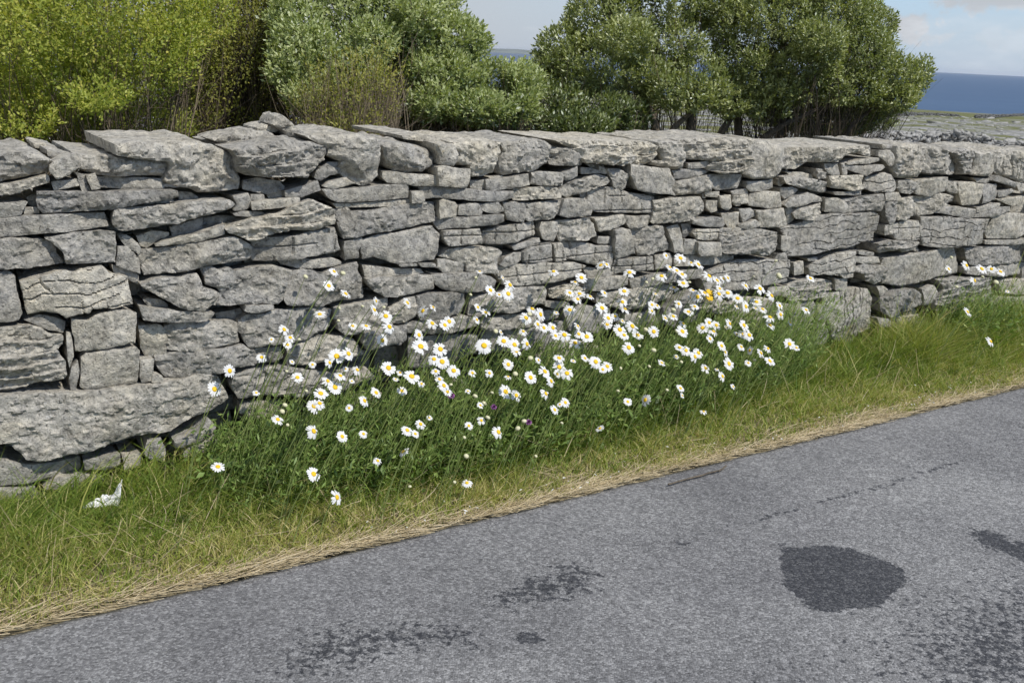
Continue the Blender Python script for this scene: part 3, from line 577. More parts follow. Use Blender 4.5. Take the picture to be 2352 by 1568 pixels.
# ------------------------------------------------------------ the dry stone wall
STONE = mat_stone()
STONE_DEEP = STONE
def parse_pts(t): return np.array([[float(v) for v in p.split(',')] for p in t.split()])
def tile_px(tile, pts):
    ox, oy, k = TILES[tile]
    return np.stack([(pts[:, 0]*k+ox)*2.05078, ((pts[:, 1]*k+oy)/.28+440)*.574219], -1)

def resample(poly, step):
    """points along the outline; corners stay, only their very tip is chipped off"""
    out = []
    for a, b in zip(poly, np.roll(poly, -1, 0)):
        L = np.linalg.norm(b-a); n = max(1, int(round(L/step)))
        e = min(.35/n, .35)
        for i in range(n): out.append(a+(b-a)*((i+e)/n))
    return np.array(out)
def chaikin(p, r=.2):
    q = np.roll(p, -1, 0)
    return np.stack([p*(1-r)+q*r, p*r+q*(1-r)], 1).reshape(-1, 2)
def edge_dist(pts, loop):
    a = loop; b = np.roll(loop, -1, 0); d = np.full(len(pts), 9.0)
    ab = b-a; l2 = np.maximum((ab**2).sum(1), 1e-12)
    for k in range(len(a)):
        t = np.clip(((pts-a[k]) @ ab[k])/l2[k], 0, 1)
        d = np.minimum(d, np.linalg.norm(pts-a[k]-t[:, None]*ab[k], axis=1))
    return d
def inside(pts, loop):
    x, y = pts[:, 0], pts[:, 1]; r = np.zeros(len(pts), bool)
    a = loop; b = np.roll(loop, -1, 0)
    for k in range(len(a)):
        c = ((a[k, 1] > y) != (b[k, 1] > y))
        r ^= c & (x < (b[k, 0]-a[k, 0])*(y-a[k, 1])/(b[k, 1]-a[k, 1]+1e-12)+a[k, 0])
    return r
def wander(u, v, sp, seed, wob=1.0, fu=5.0):
    """distance (0 at the crack line) to wandering near-parallel lines stacked along v"""
    t = v/sp + wob*1.1*fbm(u*fu+seed, v*fu*1.3, seed, 3)
    return np.abs(t-np.floor(t)-.5)*2, np.floor(t)

def stone_mesh(poly, style, off, kind, seed, step=None):
    """poly: outline (u,v) on the wall face; returns verts (world), faces, tint"""
    r = np.random.default_rng(seed)
    size = np.ptp(poly, axis=0); fine = style in 'kblv'
    if step is None: step = .0045 if fine else .0075
    if min(size) < .05: step = min(step, .007)
    loop = resample(poly, step)
    if np.sum(loop[:, 0]*np.roll(loop[:, 1], -1)-np.roll(loop[:, 0], -1)*loop[:, 1]) < 0: loop = loop[::-1]
    c0 = loop.mean(0)
    amp = min(.0055, .06*min(size))
    nz = fbm(loop[:, 0]*20+seed, loop[:, 1]*20, seed*1.7, 4)
    dirv = loop-c0; dirv /= np.linalg.norm(dirv, axis=1)[:, None]+1e-9
    loop = loop+dirv*(nz*amp*1.4)[:, None]
    lo, hi = loop.min(0), loop.max(0)
    gx, gy = np.meshgrid(np.arange(lo[0], hi[0], step), np.arange(lo[1], hi[1], step*.9))
    gx = gx+(np.arange(gx.shape[0]) % 2)[:, None]*step*.5
    pts = np.stack([gx.ravel(), gy.ravel()], -1)+r.normal(size=(gx.size, 2))*step*.08
    pts = pts[inside(pts, loop)]
    if len(pts):
        ed = edge_dist(pts, loop); k = ed > step*.55; pts = pts[k]
    n = len(loop)
    allp = np.concatenate([loop, pts]) if len(pts) else loop
    res = delaunay_2d_cdt([Vector(p) for p in allp], [], [list(range(n))], 1, 1e-6)
    P2 = np.array([tuple(v) for v in res[0]]); tris = np.array([f for f in res[2] if len(f) == 3], int).reshape(-1, 3)
    bidx = []; seen = {}
    for i, o in enumerate(res[3]):
        for q in o:
            if q < n and q not in seen: seen[q] = i
    bidx = np.array([seen[q] for q in range(n) if q in seen])
    e = edge_dist(P2, loop)
    u, v = P2[:, 0], P2[:, 1]
    du, dv = (u-c0[0]), (v-c0[1])
    m = min(size)
    # chipped edges, broken facets, weathered relief
    b = (.0042 if kind == 'w' else .011)*min(1, m/.09)
    b = b*(1+1.5*fbm(u*11, v*11, seed, 3))
    b = np.clip(b, .0015, .05)
    q = np.clip(1-e/(b*1.25), 0, 1)
    h = -b*.85*q**1.6
    sl = .11 if kind == 'w' else .2
    if style == 'f': sl = .5
    pl = [r.normal(size=2)*sl for _ in range(5)]
    fac = np.min([p[0]*du+p[1]*dv+r.uniform(0, .3)*m*sl for p in pl], axis=0)
    h = h+np.clip(fac, -.05, .03)
    # broken flakes: flat pieces at slightly different levels with sharp steps between
    fl = fbm(u*8+seed*.3, v*14, seed, 3)*3.2
    fr = fl-np.floor(fl)
    fs = np.floor(fl)+np.clip((fr-.82)/.18, 0, 1)
    ra = {'p': .0022, 'f': .003, 'r': .0052, 'k': .0016, 'b': .0016, 'l': .0055, 'v': .003}[style]
    if kind != 'w': ra *= 1.45
    h = h+ra*1.15*fs+ra*1.3*fbm(u*15+seed, v*19, seed*.7, 4)
    h = h+ra*.7*(1-2.2*np.abs(pn(u*34, v*40, seed)))
    if style in 'rl':
        n2 = pn(u*48, v*60, seed); h = h-.010*np.clip(n2-.16, 0, 1)*2.2+.003*pn(u*100, v*100, seed)
    crack = np.zeros(len(u))
    if style == 'k':
        d, row = wander(u, v+u*r.uniform(-.12, .12), .040, seed, .75, 7)
        on = pn(u*4.5+9, row*3.3, seed) > -.16
        h = h-.016*np.where(on, np.clip(1-d/.13, 0, 1)**.7, 0)+.003*pn(row*3.7, u*4, seed)
        d2, _ = wander(v, u, .085, seed+3, .45, 7)
        on2 = pn(u*9, v*9, seed+5) > .10
        h = h-.012*np.where(on2, np.clip(1-d2/.08, 0, 1), 0)
    if style == 'b':
        d, row = wander(u, v, .06, seed, .18, 4)
        on = pn(u*3+2, row*5.1, seed) > -.25
        h = h-.013*np.where(on, np.clip(1-d/.14, 0, 1), 0)
        d2, col = wander(v, u+row*.031, .085, seed+3, .25, 4)
        h = h-.011*np.where(pn(col*2.7, row*2.1, seed) > -.1, np.clip(1-d2/.1, 0, 1), 0)+.005*pn(col*1.7, row*2.3, seed)
    if style == 'l':
        t = v/.042+.9*fbm(u*4, v*6, seed, 2)-.6*u
        row = np.floor(t); f = t-row
        h = h+.013*(f**1.6)-.020*np.clip(1-(1-f)/.12, 0, 1)+.014*pn(row*2.3, u*5, seed)
    if style == 'v':
        d, row = wander(v, u, .036, seed, 1.0, 6)
        h = h-.014*np.clip(1-d/.26, 0, 1)*np.where(pn(u*6, v*5, seed+8) > -.12, 1, .25)+.006*pn(row*3.1, v*5, seed)
    h = np.clip(h, -.06, .05)
    front = np.stack([u, off+h, v], -1)
    depth = {'w': r.uniform(.17, .24), 'c': .44, 't': .16}[kind]
    rings = [.01, .03, .07, .12] if kind == 'w' else list(np.arange(.018, depth, .026))
    if kind == 'w': rings.append(depth)
    V = [front]; F3 = [tris]; F4 = []
    prev = bidx; base = front[bidx]; nv = len(front)
    cc = np.array([c0[0], c0[1]])
    ph = r.uniform(0, 50); ta = r.uniform(.10, .30) if kind == 'w' else r.uniform(-.02, .06)
    nb = len(bidx)
    for d in rings:
        q2 = P2[bidx]
        away = (q2-cc)/(np.linalg.norm(q2-cc, axis=1)[:, None]+1e-9)
        disp = (fbm(q2[:, 0]*14+ph, q2[:, 1]*14, d*14, 3)*(.010 if kind == 'w' else .016))*min(1, d/.03)
        bulge = .3*b[bidx]*min(1, d/.02)*(.5 if kind == 'w' else .9)
        q2 = q2+away*((disp if kind != 'w' else -np.abs(disp)*.8)+bulge-.35*ta*d)[:, None]
        ring = np.stack([q2[:, 0], np.minimum(base[:, 1], off)-d, q2[:, 1]], -1)
        V.append(ring); cur = np.arange(nv, nv+nb); nv += nb
        F4.append(np.stack([prev, cur, np.roll(cur, -1), np.roll(prev, -1)], -1)); prev = cur
    V.append(np.array([[c0[0], off-depth-.01, c0[1]]])); ci = nv
    F3.append(np.stack([np.roll(prev, -1), prev, np.full(nb, ci)], -1))
    V = np.concatenate(V)
    world_v = W(V[:, 0], V[:, 1], V[:, 2])
    # outward winding: front triangles face NRM; (u, z) plane seen from the road is left-handed
    return world_v, [np.concatenate(F3), np.concatenate(F4)], float(np.clip(r.normal(.5, .26), 0, 1))

wall = empty('dry_stone_wall', Vector(W(0, 0, 0)))
tag(wall, 'grey limestone dry stone wall of loose stacked slabs running along the grass verge', 'stone wall')
def attach(o):
    o.parent = wall; o.location = -wall.location
    return o
stones = []
for n, line in enumerate(l for l in STONES.strip().split('\n') if l):
    tl, spec, pts = line.split('|'); kind, style, off = spec.split()
    off = float(off)*.85+random.uniform(-.007, .007)
    px = tile_px(tl, parse_pts(pts))
    stones.append((px, kind, style, off, n))
built = []
for px, kind, style, off, n in stones:
    uv = on_wall(px[:, 0], px[:, 1], off)
    V, F, t = stone_mesh(uv, style, off, kind, 11+n*7)
    a = .5*abs(np.sum(px[:, 0]*np.roll(px[:, 1], -1)-px[:, 1]*np.roll(px[:, 0], -1)))
    built.append((a, kind, V, F, t))

def join(parts):
    vs, f3, f4, tt, nv = [], [], [], [], 0
    for V, F, t in parts:
        vs.append(V); f3.append(F[0]+nv); f4.append(F[1]+nv); tt.append(np.full(len(V), t)); nv += len(V)
    return np.concatenate(vs), [np.concatenate(f3), np.concatenate(f4)], np.concatenate(tt)
def stone_obj(name, V, F, t):
    me = mesh_np(name, V, F, smooth=True, attrs={'tint': t if isinstance(t, np.ndarray) else np.full(len(V), t)})
    try: me.set_sharp_from_angle(angle=R(27))
    except Exception: pass
    return attach(add(name, me, STONE))
body = sorted([b for b in built if b[1] == 'w'], key=lambda b: -b[0])
for a, kind, V, F, t in built:
    if kind != 'w': stone_obj('coping_stone' if kind == 'c' else 'loose_top_stone', V, F, t)
for a, kind, V, F, t in body[:100]: stone_obj('wall_stone', V, F, t)
rest = [(V, F, t) for a, k, V, F, t in body[100:]]
# the same coursed work beyond both edges of the view
def courses(u0, u1, off, zmax, hmin, hmax, wmin, wmax, kind, step, seed):
    out = []; z = -.06; k = seed
    while z < zmax-.02:
        hh = random.uniform(hmin, hmax); u = u0-random.uniform(0, wmin)
        if z+hh > zmax-.03: hh = zmax-z
        while u < u1:
            w = random.uniform(wmin, wmax); j = lambda a=.012: random.uniform(-a, a)
            g = .008
            p = np.array([[u+g+j(), z+hh-g+j()], [u+w*.5, z+hh-g+j()], [u+w-g+j(), z+hh-g+j()], [u+w-g+j(), z+g+j()], [u+w*.5, z+g+j()], [u+g+j(), z+g+j()]])
            V, F, t = stone_mesh(p, random.choice('pprrb') if step < .02 else 'p', off+random.uniform(-.03, .03), kind, k, step)
            out.append((V, F, t)); u += w; k += 1
        z += hh
    return out
uL = float(on_wall(np.array(-28.), np.array(700.))[0]); uR = float(on_wall(np.array(2385.), np.array(600.))[0])
ext = courses(uL-3.2, uL-.30, 0, .95, .07, .17, .14, .42, 'w', .016, 9000)+courses(uR+.02, uR+4.5, 0, .88, .07, .17, .14, .42, 'w', .016, 9500)
cext = []
for (a, b, z0, z1) in ((uL-3.2, uL-.02, .93, 1.12), (uR+.02, uR+4.5, .86, 1.06)):
    u = a
    while u < b:
        w = random.uniform(.2, .45); w = min(w, b-u)
        if w > .1:
            p = np.array([[u, z1+random.uniform(-.03, .03)], [u+w*.5, z1+.01], [u+w-.01, z1+random.uniform(-.03, .03)], [u+w-.01, z0], [u+w*.5, z0], [u, z0]])
            cext.append(stone_mesh(p, random.choice('prlv'), 0, 'c', int(9900+u*50), .014))
        u += w+.005
V, F, t = join(rest+ext+cext)
o = stone_obj('small_wall_stone', V, F, t); o['kind'] = 'stuff'
# rubble hearting behind the face stones
V, F, t = join(courses(uL-3.2, uR+4.5, -.155, .98, .05, .12, .09, .3, 'w', .03, 7000)+courses(uL-3.2, uR+4.5, -.40, .98, .08, .16, .2, .4, 'w', .05, 7400))
o = stone_obj('hearting', V, F, t); o['kind'] = 'stuff'

# ------------------------------------------------------------ ground, road, sea, far land
SEA_Z = -30.0
def land_z(X, Y):
    """terrain height: level by the road, falling to the shore behind the wall"""
    back = -((X-W0[0])*NRM[0]+(Y-W0[1])*NRM[1])
    dist = np.hypot(X, Y)
    d = np.where(back > 0, dist, 0)
    z = np.interp(d, [0, 5, 12, 30, 60, 120, 200, 400, 700, 860, 940, 1400], [0, 0, -.15, -1.1, -2.7, -5.6, -8.6, -15.0, -25.2, -28.6, -30.6, -40])
    return np.where(back > .6, z, 0)
def karst(X, Y):
    d = np.hypot(X, Y)
    amp = np.interp(d, [9, 16, 40, 120, 400, 850], [0, .12, .32, .6, .9, .2])
    wl = np.interp(d, [9, 40, 120, 400, 900], [1.6, 3.2, 7, 16, 30])
    n = fbm(X/wl*.35, Y/wl, 3.3, 4)
    t = n*3.0; led = np.floor(t)+np.clip((t-np.floor(t))/.22, 0, 1)
    return amp*(led/3.0*.7+.35*fbm(X/wl*2, Y/wl*2.6, 8.1, 3))
az = np.concatenate([np.radians(np.linspace(-42, 48, 620)), np.radians(np.linspace(48, 318, 62))[1:-1]])
rad = np.concatenate([[.0], np.geomspace(.6, 8, 22), np.geomspace(8.2, 1400, 420)])
A, RR = np.meshgrid(az, rad, indexing='ij')
X = RR*np.sin(A); Y = RR*np.cos(A)
Z = land_z(X, Y)
back = -((X-W0[0])*NRM[0]+(Y-W0[1])*NRM[1])
Z = Z+np.where(back > 4, karst(X, Y), 0)+.02*pn(X*2, Y*2, 0)-.035
na, nr = A.shape
ii, jj = np.meshgrid(np.arange(na), np.arange(nr-1), indexing='ij')
i2 = (ii+1) % na
quads = np.stack([ii*nr+jj, ii*nr+jj+1, i2*nr+jj+1, i2*nr+jj], -1).reshape(-1, 4)[:, ::-1]
s = NT('limestone_pavement_ground')
P = s.pos()
geo = s.n('ShaderNodeNewGeometry')
slope = s.n('ShaderNodeSeparateXYZ', {'Vector': geo.outputs['Normal']}).outputs['Z']
st = s.n('ShaderNodeMapping', {'Vector': P, 'Scale': (.35, 1.0, 1.0)}).outputs[0]
stf = s.n('ShaderNodeMapping', {'Vector': P, 'Scale': (.12, .55, .8)}).outputs[0]
stone = s.ramp(s.noise(1.1, 9, .72, stf, .8), [(.34, (.035, .035, .034)), (.43, (.15, .148, .14)), (.54, (.28, .275, .26)), (.70, (.42, .41, .385))])
grass = s.ramp(s.noise(.8, 6, .7, P), [(.3, (.07, .085, .025)), (.7, (.17, .165, .06))])
cl = s.math('ADD', s.noise(.13, 7, .68, st), s.math('MULTIPLY', s.noise(.021, 3, .5, st), .5))
gm = s.ramp(cl, [(.72, (0, 0, 0)), (.80, (1, 1, 1))])
near = s.n('ShaderNodeMapRange', {'Value': s.n('ShaderNodeVectorMath', {0: P}, operation='LENGTH').outputs['Value'], 'From Min': 9.0, 'From Max': 16.0, 'To Min': 1.0, 'To Max': 0.0}).outputs[0]
gm = s.math('MAXIMUM', gm, near)
far = s.n('ShaderNodeMapRange', {'Value': s.n('ShaderNodeVectorMath', {0: P}, operation='LENGTH').outputs['Value'], 'From Min': 330.0, 'From Max': 520.0}).outputs[0]
gm = s.math('MAXIMUM', gm, s.math('MULTIPLY', far, s.ramp(s.noise(.012, 4, .6, st), [(.42, (0, 0, 0)), (.5, (1, 1, 1))])))
s.set('Base Color', s.mix(gm, stone, grass)); s.set('Roughness', .95); s.set('Specular IOR Level', .15)
s.set('Normal', s.bump(s.noise(6, 5, .7, P), .05, .7))
g = add('ground', mesh_np('ground', np.stack([X, Y, Z], -1).reshape(-1, 3), [quads], smooth=False), s.m)
g['kind'] = 'structure'

# the road: a narrow lane of worn grey chippings; stains are part of the surface
WE = .70                                                     # road edge, metres in front of the wall foot
us = np.concatenate([np.linspace(-14, -2.7, 40), np.arange(-2.6, 4.6, .02), np.linspace(4.65, 40, 90)])
ws = np.concatenate([np.arange(0, 1.9, .02), np.linspace(1.92, 3.9, 50)])
U2, S2 = np.meshgrid(us, ws, indexing='ij')
edge = WE+.016*fbm(us*2.3, 0, 4, 3)+.012*pn(us*11, 0, 9)+.006*pn(us*31, 0, 2)
Wd = edge[:, None]*(1-np.clip(S2/1.5, 0, 1))+WE*np.clip(S2/1.5, 0, 1)+S2
PW = W(U2, Wd, .004*0+.0)
zz = -.005+.006*np.clip((Wd-WE)/.5, 0, 1)+.003*fbm(U2*1.5, Wd*1.5, 2, 2)-.004*np.clip(1-(S2/.03), 0, 1)
PW[..., 2] = zz
px0 = PW.reshape(-1, 3)
def pix(P):
    q = P-CAM; d = q @ FWD; d = np.where(d > .2, d, np.nan)
    return np.stack([CX+FPX*(q @ CR)/d, CY-FPX*(q @ CU)/d], -1)
# stain outlines, measured on the photograph and laid down on the ground
def gpoly(pts):
    p = np.array(pts, float); return on_ground(p[:, 0], p[:, 1])[:, :2]
def soft_poly(poly, soft):
    x = px0[:, :2]
    d = edge_dist(x, poly); d = np.where(inside(x, poly), d, -d)
    return np.clip(.5+d/soft, 0, 1)
XY = px0[:, :2]
stain = np.zeros(len(XY))
near_m = (np.abs(XY) < 8).all(1)
def put(pts, soft, val, nz=.03):
    global stain
    q = gpoly(pts)
    w1 = fbm(XY[:, 0]*9, XY[:, 1]*9, 5, 3)*nz; w2 = fbm(XY[:, 0]*9, XY[:, 1]*9, 25, 3)*nz
    x = XY+np.stack([w1, w2], -1)
    d = edge_dist(x, q); d = np.where(inside(x, q), d, -d)
    stain = np.maximum(stain, val*np.clip(.5+d/soft, 0, 1))
put([(1800, 1262), (1850, 1256), (1900, 1254), (1960, 1260), (2040, 1290), (2092, 1325), (2060, 1352), (2022, 1392), (1960, 1398), (1900, 1408), (1850, 1390), (1806, 1340), (1796, 1300)], .03, 1.15, .02)
put([(1778, 1246), (1802, 1244), (1815, 1262), (1795, 1275), (1780, 1262)], .03, .7)
put([(2225, 1215), (2290, 1220), (2380, 1262), (2380, 1300), (2300, 1270), (2240, 1248)], .07, .9)
put([(2110, 1390), (2352, 1320), (2500, 1400), (2500, 1700), (2150, 1600), (2040, 1530)], .5, .66, .10)
put([(1130, 1360), (1250, 1300), (1360, 1290), (1400, 1330), (1330, 1370), (1230, 1395), (1130, 1400)], .14, .62, .08)
put([(640, 1500), (760, 1440), (900, 1430), (1080, 1440), (1060, 1480), (900, 1500), (780, 1540), (660, 1560)], .2, .74, .09)
put([(1165, 1465), (1210, 1445), (1255, 1460), (1250, 1480), (1190, 1485)], .03, .85)
put([(1545, 1245), (1570, 1240), (1585, 1250), (1565, 1258)], .04, .75, .01)
put([(1560, 1330), (1700, 1280), (1760, 1290), (1700, 1330), (1600, 1350)], .15, .25)
put([(2000, 1040), (2352, 960), (2500, 960), (2400, 1040), (2100, 1100)], .3, .25)
put([(1000, 1250), (1300, 1180), (1500, 1180), (1400, 1240), (1100, 1280)], .3, .2)
put([(1600, 1560), (1800, 1480), (2000, 1470), (1980, 1568), (1700, 1640)], .25, .3)
seam = gpoly([(1610, 1226), (1720, 1200), (1800, 1176), (1900, 1150), (2050, 1110), (2200, 1060)])
ds = np.full(len(XY), 9.0)
xs = XY+np.stack([fbm(XY[:, 0]*12, XY[:, 1]*12, 3, 2), fbm(XY[:, 0]*12, XY[:, 1]*12, 33, 2)], -1)*.008
for a, b in zip(seam[:-1], seam[1:]):
    ab = b-a; t = np.clip(((xs-a) @ ab)/(ab @ ab), 0, 1)
    ds = np.minimum(ds, np.linalg.norm(xs-a-t[:, None]*ab, axis=1))
stain = np.maximum(stain, np.clip(1-(ds-.006)/.014, 0, 1)*(.55+.5*fbm(XY[:, 0]*5, XY[:, 1]*5, 4, 2)))
# narrow dark brown strip along the broken outer lip
lip = np.clip(1-S2.ravel()/(.006+.03*np.clip(fbm(U2.ravel()*2.1, 0, 6, 2)+.05, 0, 1)), 0, 1)
s = NT('worn_asphalt')
P = s.pos()
v1 = s.n('ShaderNodeTexVoronoi', {'Vector': P, 'Scale': 165.0}); v2 = s.n('ShaderNodeTexVoronoi', {'Vector': P, 'Scale': 75.0})
cell = s.n('ShaderNodeSeparateColor', {0: v1.outputs['Color']}).outputs[0]
cell2 = s.n('ShaderNodeSeparateColor', {0: v2.outputs['Color']}).outputs[1]
n1 = s.noise(30, 5, .75, P); n2 = s.noise(2.2, 4, .6, P)
rnd = s.math('ADD', s.math('MULTIPLY', cell, .55), s.math('MULTIPLY', n1, .55))
asp = s.ramp(rnd, [(.2, (.080, .080, .080)), (.42, (.140, .140, .140)), (.6, (.182, .182, .181)), (.86, (.31, .31, .305))])
asp = s.mix(1.0, asp, s.ramp(n2, [(.3, (.84, .84, .85)), (.7, (1.1, 1.1, 1.1))]), 'MULTIPLY')
sm = s.math('ADD', s.attr('stain'), s.math('MULTIPLY', s.math('SUBTRACT', s.noise(42, 4, .7, P), .5), 2.4))
sm = s.ramp(s.math('ADD', sm, s.math('MULTIPLY', s.math('SUBTRACT', cell2, .5), .25)), [(.44, (0, 0, 0)), (.60, (1, 1, 1))])
smc = s.math('MULTIPLY', sm, s.ramp(s.attr('stain'), [(.0, (0, 0, 0)), (.18, (1, 1, 1))]))
wt = s.ramp(s.noise(.9, 3, .6, P), [(.35, (.86, .86, .87)), (.65, (1.12, 1.12, 1.11))]); asp = s.mix(1.0, asp, wt, 'MULTIPLY')
dk = s.ramp(rnd, [(.25, (.020, .022, .026)), (.6, (.040, .042, .048)), (.85, (.10, .102, .104))])
c = s.mix(s.math('MULTIPLY', smc, .92), asp, dk)
c = s.mix(s.math('MULTIPLY', s.attr('lip'), .85), c, s.ramp(n1, [(.35, (.035, .035, .022)), (.65, (.085, .078, .045))]))
s.set('Base Color', c); s.set('Roughness', .88); s.set('Specular IOR Level', .28)
h = s.math('ADD', s.math('MULTIPLY', v1.outputs['Distance'], -1.0), s.math('MULTIPLY', n1, .5))
s.set('Normal', s.bump(h, .003, .9))
nu, nw = U2.shape
ii, jj = np.meshgrid(np.arange(nu-1), np.arange(nw-1), indexing='ij')
q = np.stack([ii*nw+jj, ii*nw+jj+1, (ii+1)*nw+jj+1, (ii+1)*nw+jj], -1).reshape(-1, 4)
o = add('road', mesh_np('road', px0, [q], smooth=True, attrs={'stain': stain, 'lip': lip}), s.m)
o['kind'] = 'structure'

# the verge: thatchy soil between wall and road
us = np.concatenate([np.linspace(-14, -2.7, 30), np.arange(-2.6, 5.2, .03), np.linspace(5.3, 40, 80)])
ts = np.linspace(0, 1, 30)
UU, TT = np.meshgrid(us, ts, indexing='ij')
ed = np.interp(UU, np.concatenate([np.linspace(-14, -2.7, 40), np.arange(-2.6, 4.6, .02), np.linspace(4.65, 40, 90)]), edge)+.02*pn(UU*6, 0, 7)-.005
def verge_z(u, w):
    return .003+.03*np.clip(1-w/.65, 0, 1)+.018*fbm(u*2.2, w*3, 1.5, 3)*np.clip((.72-w)/.2, 0, 1)
WW = -.25+TT*(ed+.25)
PV = W(UU, WW, 0); PV[..., 2] = verge_z(UU, WW)-.012*(TT > .999)*3
s = NT('verge_soil')
P = s.pos()
f = s.noise(45, 5, .7, P)
s.set('Base Color', s.ramp(f, [(.3, (.06, .05, .03)), (.5, (.17, .14, .08)), (.72, (.36, .30, .18))])); s.set('Roughness', .95)
s.set('Normal', s.bump(f, .01))
nu, nw = UU.shape
ii, jj = np.meshgrid(np.arange(nu-1), np.arange(nw-1), indexing='ij')
q = np.stack([ii*nw+jj, ii*nw+jj+1, (ii+1)*nw+jj+1, (ii+1)*nw+jj], -1).reshape(-1, 4)
o = add('verge', mesh_np('verge', PV.reshape(-1, 3), [q], smooth=True), s.m); o['kind'] = 'structure'

# sea and the low land across the water
s = NT('sea_water')
P = s.pos()
f = s.noise(.02, 6, .6, s.n('ShaderNodeMapping', {'Vector': P, 'Scale': (.25, 1, 1)}).outputs[0])
s.set('Base Color', s.ramp(f, [(.35, (.028, .056, .106)), (.65, (.042, .078, .138))])); s.set('Roughness', .42); s.set('Specular IOR Level', .3)
s.set('Normal', s.bump(s.noise(.6, 5, .65, P), .5, .6))
th = np.linspace(0, 2*math.pi, 121)[:-1]; rr = np.geomspace(300, 26000, 40)
T2, R2 = np.meshgrid(th, rr, indexing='ij')
q = np.array([[i*40+j, ((i+1) % 120)*40+j, ((i+1) % 120)*40+j+1, i*40+j+1] for i in range(120) for j in range(39)])
o = add('sea', mesh_np('sea', np.stack([R2*np.sin(T2), R2*np.cos(T2), np.full(R2.shape, SEA_Z)], -1).reshape(-1, 3), [q[:, ::-1]], smooth=True), s.m)
o['kind'] = 'structure'
aa = np.radians(np.linspace(-9, 6.5, 90)); dd = np.linspace(0, 1, 14)
A3, D3 = np.meshgrid(aa, dd, indexing='ij')
ht = 62*np.clip((1-((np.degrees(A3)+1.2)/7.6)**2), 0, 1)**.6*(.75+.35*fbm(A3*40, 0, 2, 3))
RD = 11500+D3*2500
q = np.array([[i*14+j, (i+1)*14+j, (i+1)*14+j+1, i*14+j+1] for i in range(89) for j in range(13)])
o = add('hills', mesh_np('hills', np.stack([RD*np.sin(A3), RD*np.cos(A3), SEA_Z-1+ht*np.sin(D3*math.pi)**.7], -1).reshape(-1, 3), [q[:, ::-1]], smooth=True), mat_plain('far_land', (.13, .15, .13), .95, .3, .004, 0))
o['kind'] = 'structure'
# surf along the shore

# ------------------------------------------------------------ vectorised blades, leaves, stems
def blades(base, height, width, lean, curve, segs=3, facing=None):
    """base (N,3); lean (N,2) horizontal offset of the tip per height; -> verts, quads, tris"""
    N = len(base)
    ang = rng.uniform(0, math.pi, N) if facing is None else facing
    side = np.stack([np.cos(ang), np.sin(ang), np.zeros(N)], -1)
    V = []
    for k in range(segs+1):
        t = k/segs
        c = base.copy()
        c[:, :2] += lean*(height*t**1.6)[:, None]
        c[:, 2] += height*(t-curve*t*t)
        wd = width*(1-t**1.8)*.5
        if k < segs: V += [c-side*wd[:, None], c+side*wd[:, None]]
        else: V += [c]
    K = 2*segs+1
    Vs = np.stack(V, 1).reshape(-1, 3); o = (np.arange(N)*K)[:, None]
    qs = [o+np.array([[2*k, 2*k+1, 2*k+3, 2*k+2]]) for k in range(segs-1)]
    tr = o+np.array([[2*segs-2, 2*segs-1, 2*segs]])
    return Vs, ([np.concatenate(qs)] if qs else [])+[tr], K
def leaves(pos, d, length, width, fold=.18, face=None):
    """kite-shaped folded leaves; d unit direction of the midrib, face the way the blade looks"""
    N = len(pos)
    if face is None: a = rng.normal(size=(N, 3))
    else: a = np.cross(face+rng.normal(size=(N, 3))*.45, d)
    a -= (a*d).sum(1)[:, None]*d; a /= np.linalg.norm(a, axis=1)[:, None]+1e-9
    nrm = np.cross(d, a)
    mid = pos+d*(length*.48)[:, None]
    V = np.stack([pos, mid+a*(width*.5)[:, None]+nrm*(width*fold)[:, None], pos+d*length[:, None], mid-a*(width*.5)[:, None]+nrm*(width*fold)[:, None]], 1).reshape(-1, 3)
    o = (np.arange(N)*4)[:, None]
    return V, [np.concatenate([o+np.array([[0, 1, 2]]), o+np.array([[0, 2, 3]])])], 4
def tubes(p0, p1, p2, r0, r1, segs=6, sides=3):
    """tapered quadratic-bezier stems"""
    N = len(p0); V = []
    up = np.array([.31, .22, .93]); 
    for k in range(segs+1):
        t = k/segs
        c = (1-t)**2*p0+2*t*(1-t)*p1+t*t*p2
        tg = 2*(1-t)*(p1-p0)+2*t*(p2-p1); tg /= np.linalg.norm(tg, axis=1)[:, None]+1e-9
        a = np.cross(tg, np.array([1.0, .13, .05])); a /= np.linalg.norm(a, axis=1)[:, None]+1e-9
        b = np.cross(tg, a); r = r0*(1-t)+r1*t
        for j in range(sides):
            th = 2*math.pi*j/sides
            V.append(c+(a*math.cos(th)+b*math.sin(th))*r[:, None])
    K = sides*(segs+1)
    Vs = np.stack(V, 1).reshape(-1, 3); o = (np.arange(N)*K)[:, None]; q = []
    for k in range(segs):
        for j in range(sides):
            q.append(o+np.array([[k*sides+j, k*sides+(j+1) % sides, (k+1)*sides+(j+1) % sides, (k+1)*sides+j]]))
    return Vs, [np.concatenate(q)], K

# ------------------------------------------------------------ bushes behind the wall
def at(x, y, dist):
    """point seen at picture position x,y (2352 wide) at `dist` metres in front of the camera"""
    d = ray(np.asarray(x, float), np.asarray(y, float))
    return CAM+d*np.asarray(dist, float)[..., None]
BARK = mat_plain('bark', (.115, .095, .07), .9, .45, 60, .004)
TWIG = NT('twig_bark'); TWIG.set('Base Color', TWIG.ramp(TWIG.attr('tint'), [(0, (.03, .024, .017)), (.5, (.085, .062, .038)), (1, (.27, .215, .14))])); TWIG.set('Roughness', .85); TWIG = TWIG.m
G_YELLOW = mat_leafy('yellow_green_leaf', [(0, (.08, .105, .02)), (.4, (.235, .295, .046)), (.75, (.41, .43, .085)), (1, (.54, .49, .12))], .45, .4, .3)
G_OLIVE = mat_leafy('olive_leaf', [(0, (.07, .08, .022)), (.5, (.21, .225, .045)), (1, (.38, .35, .08))], .5, .35, .3)
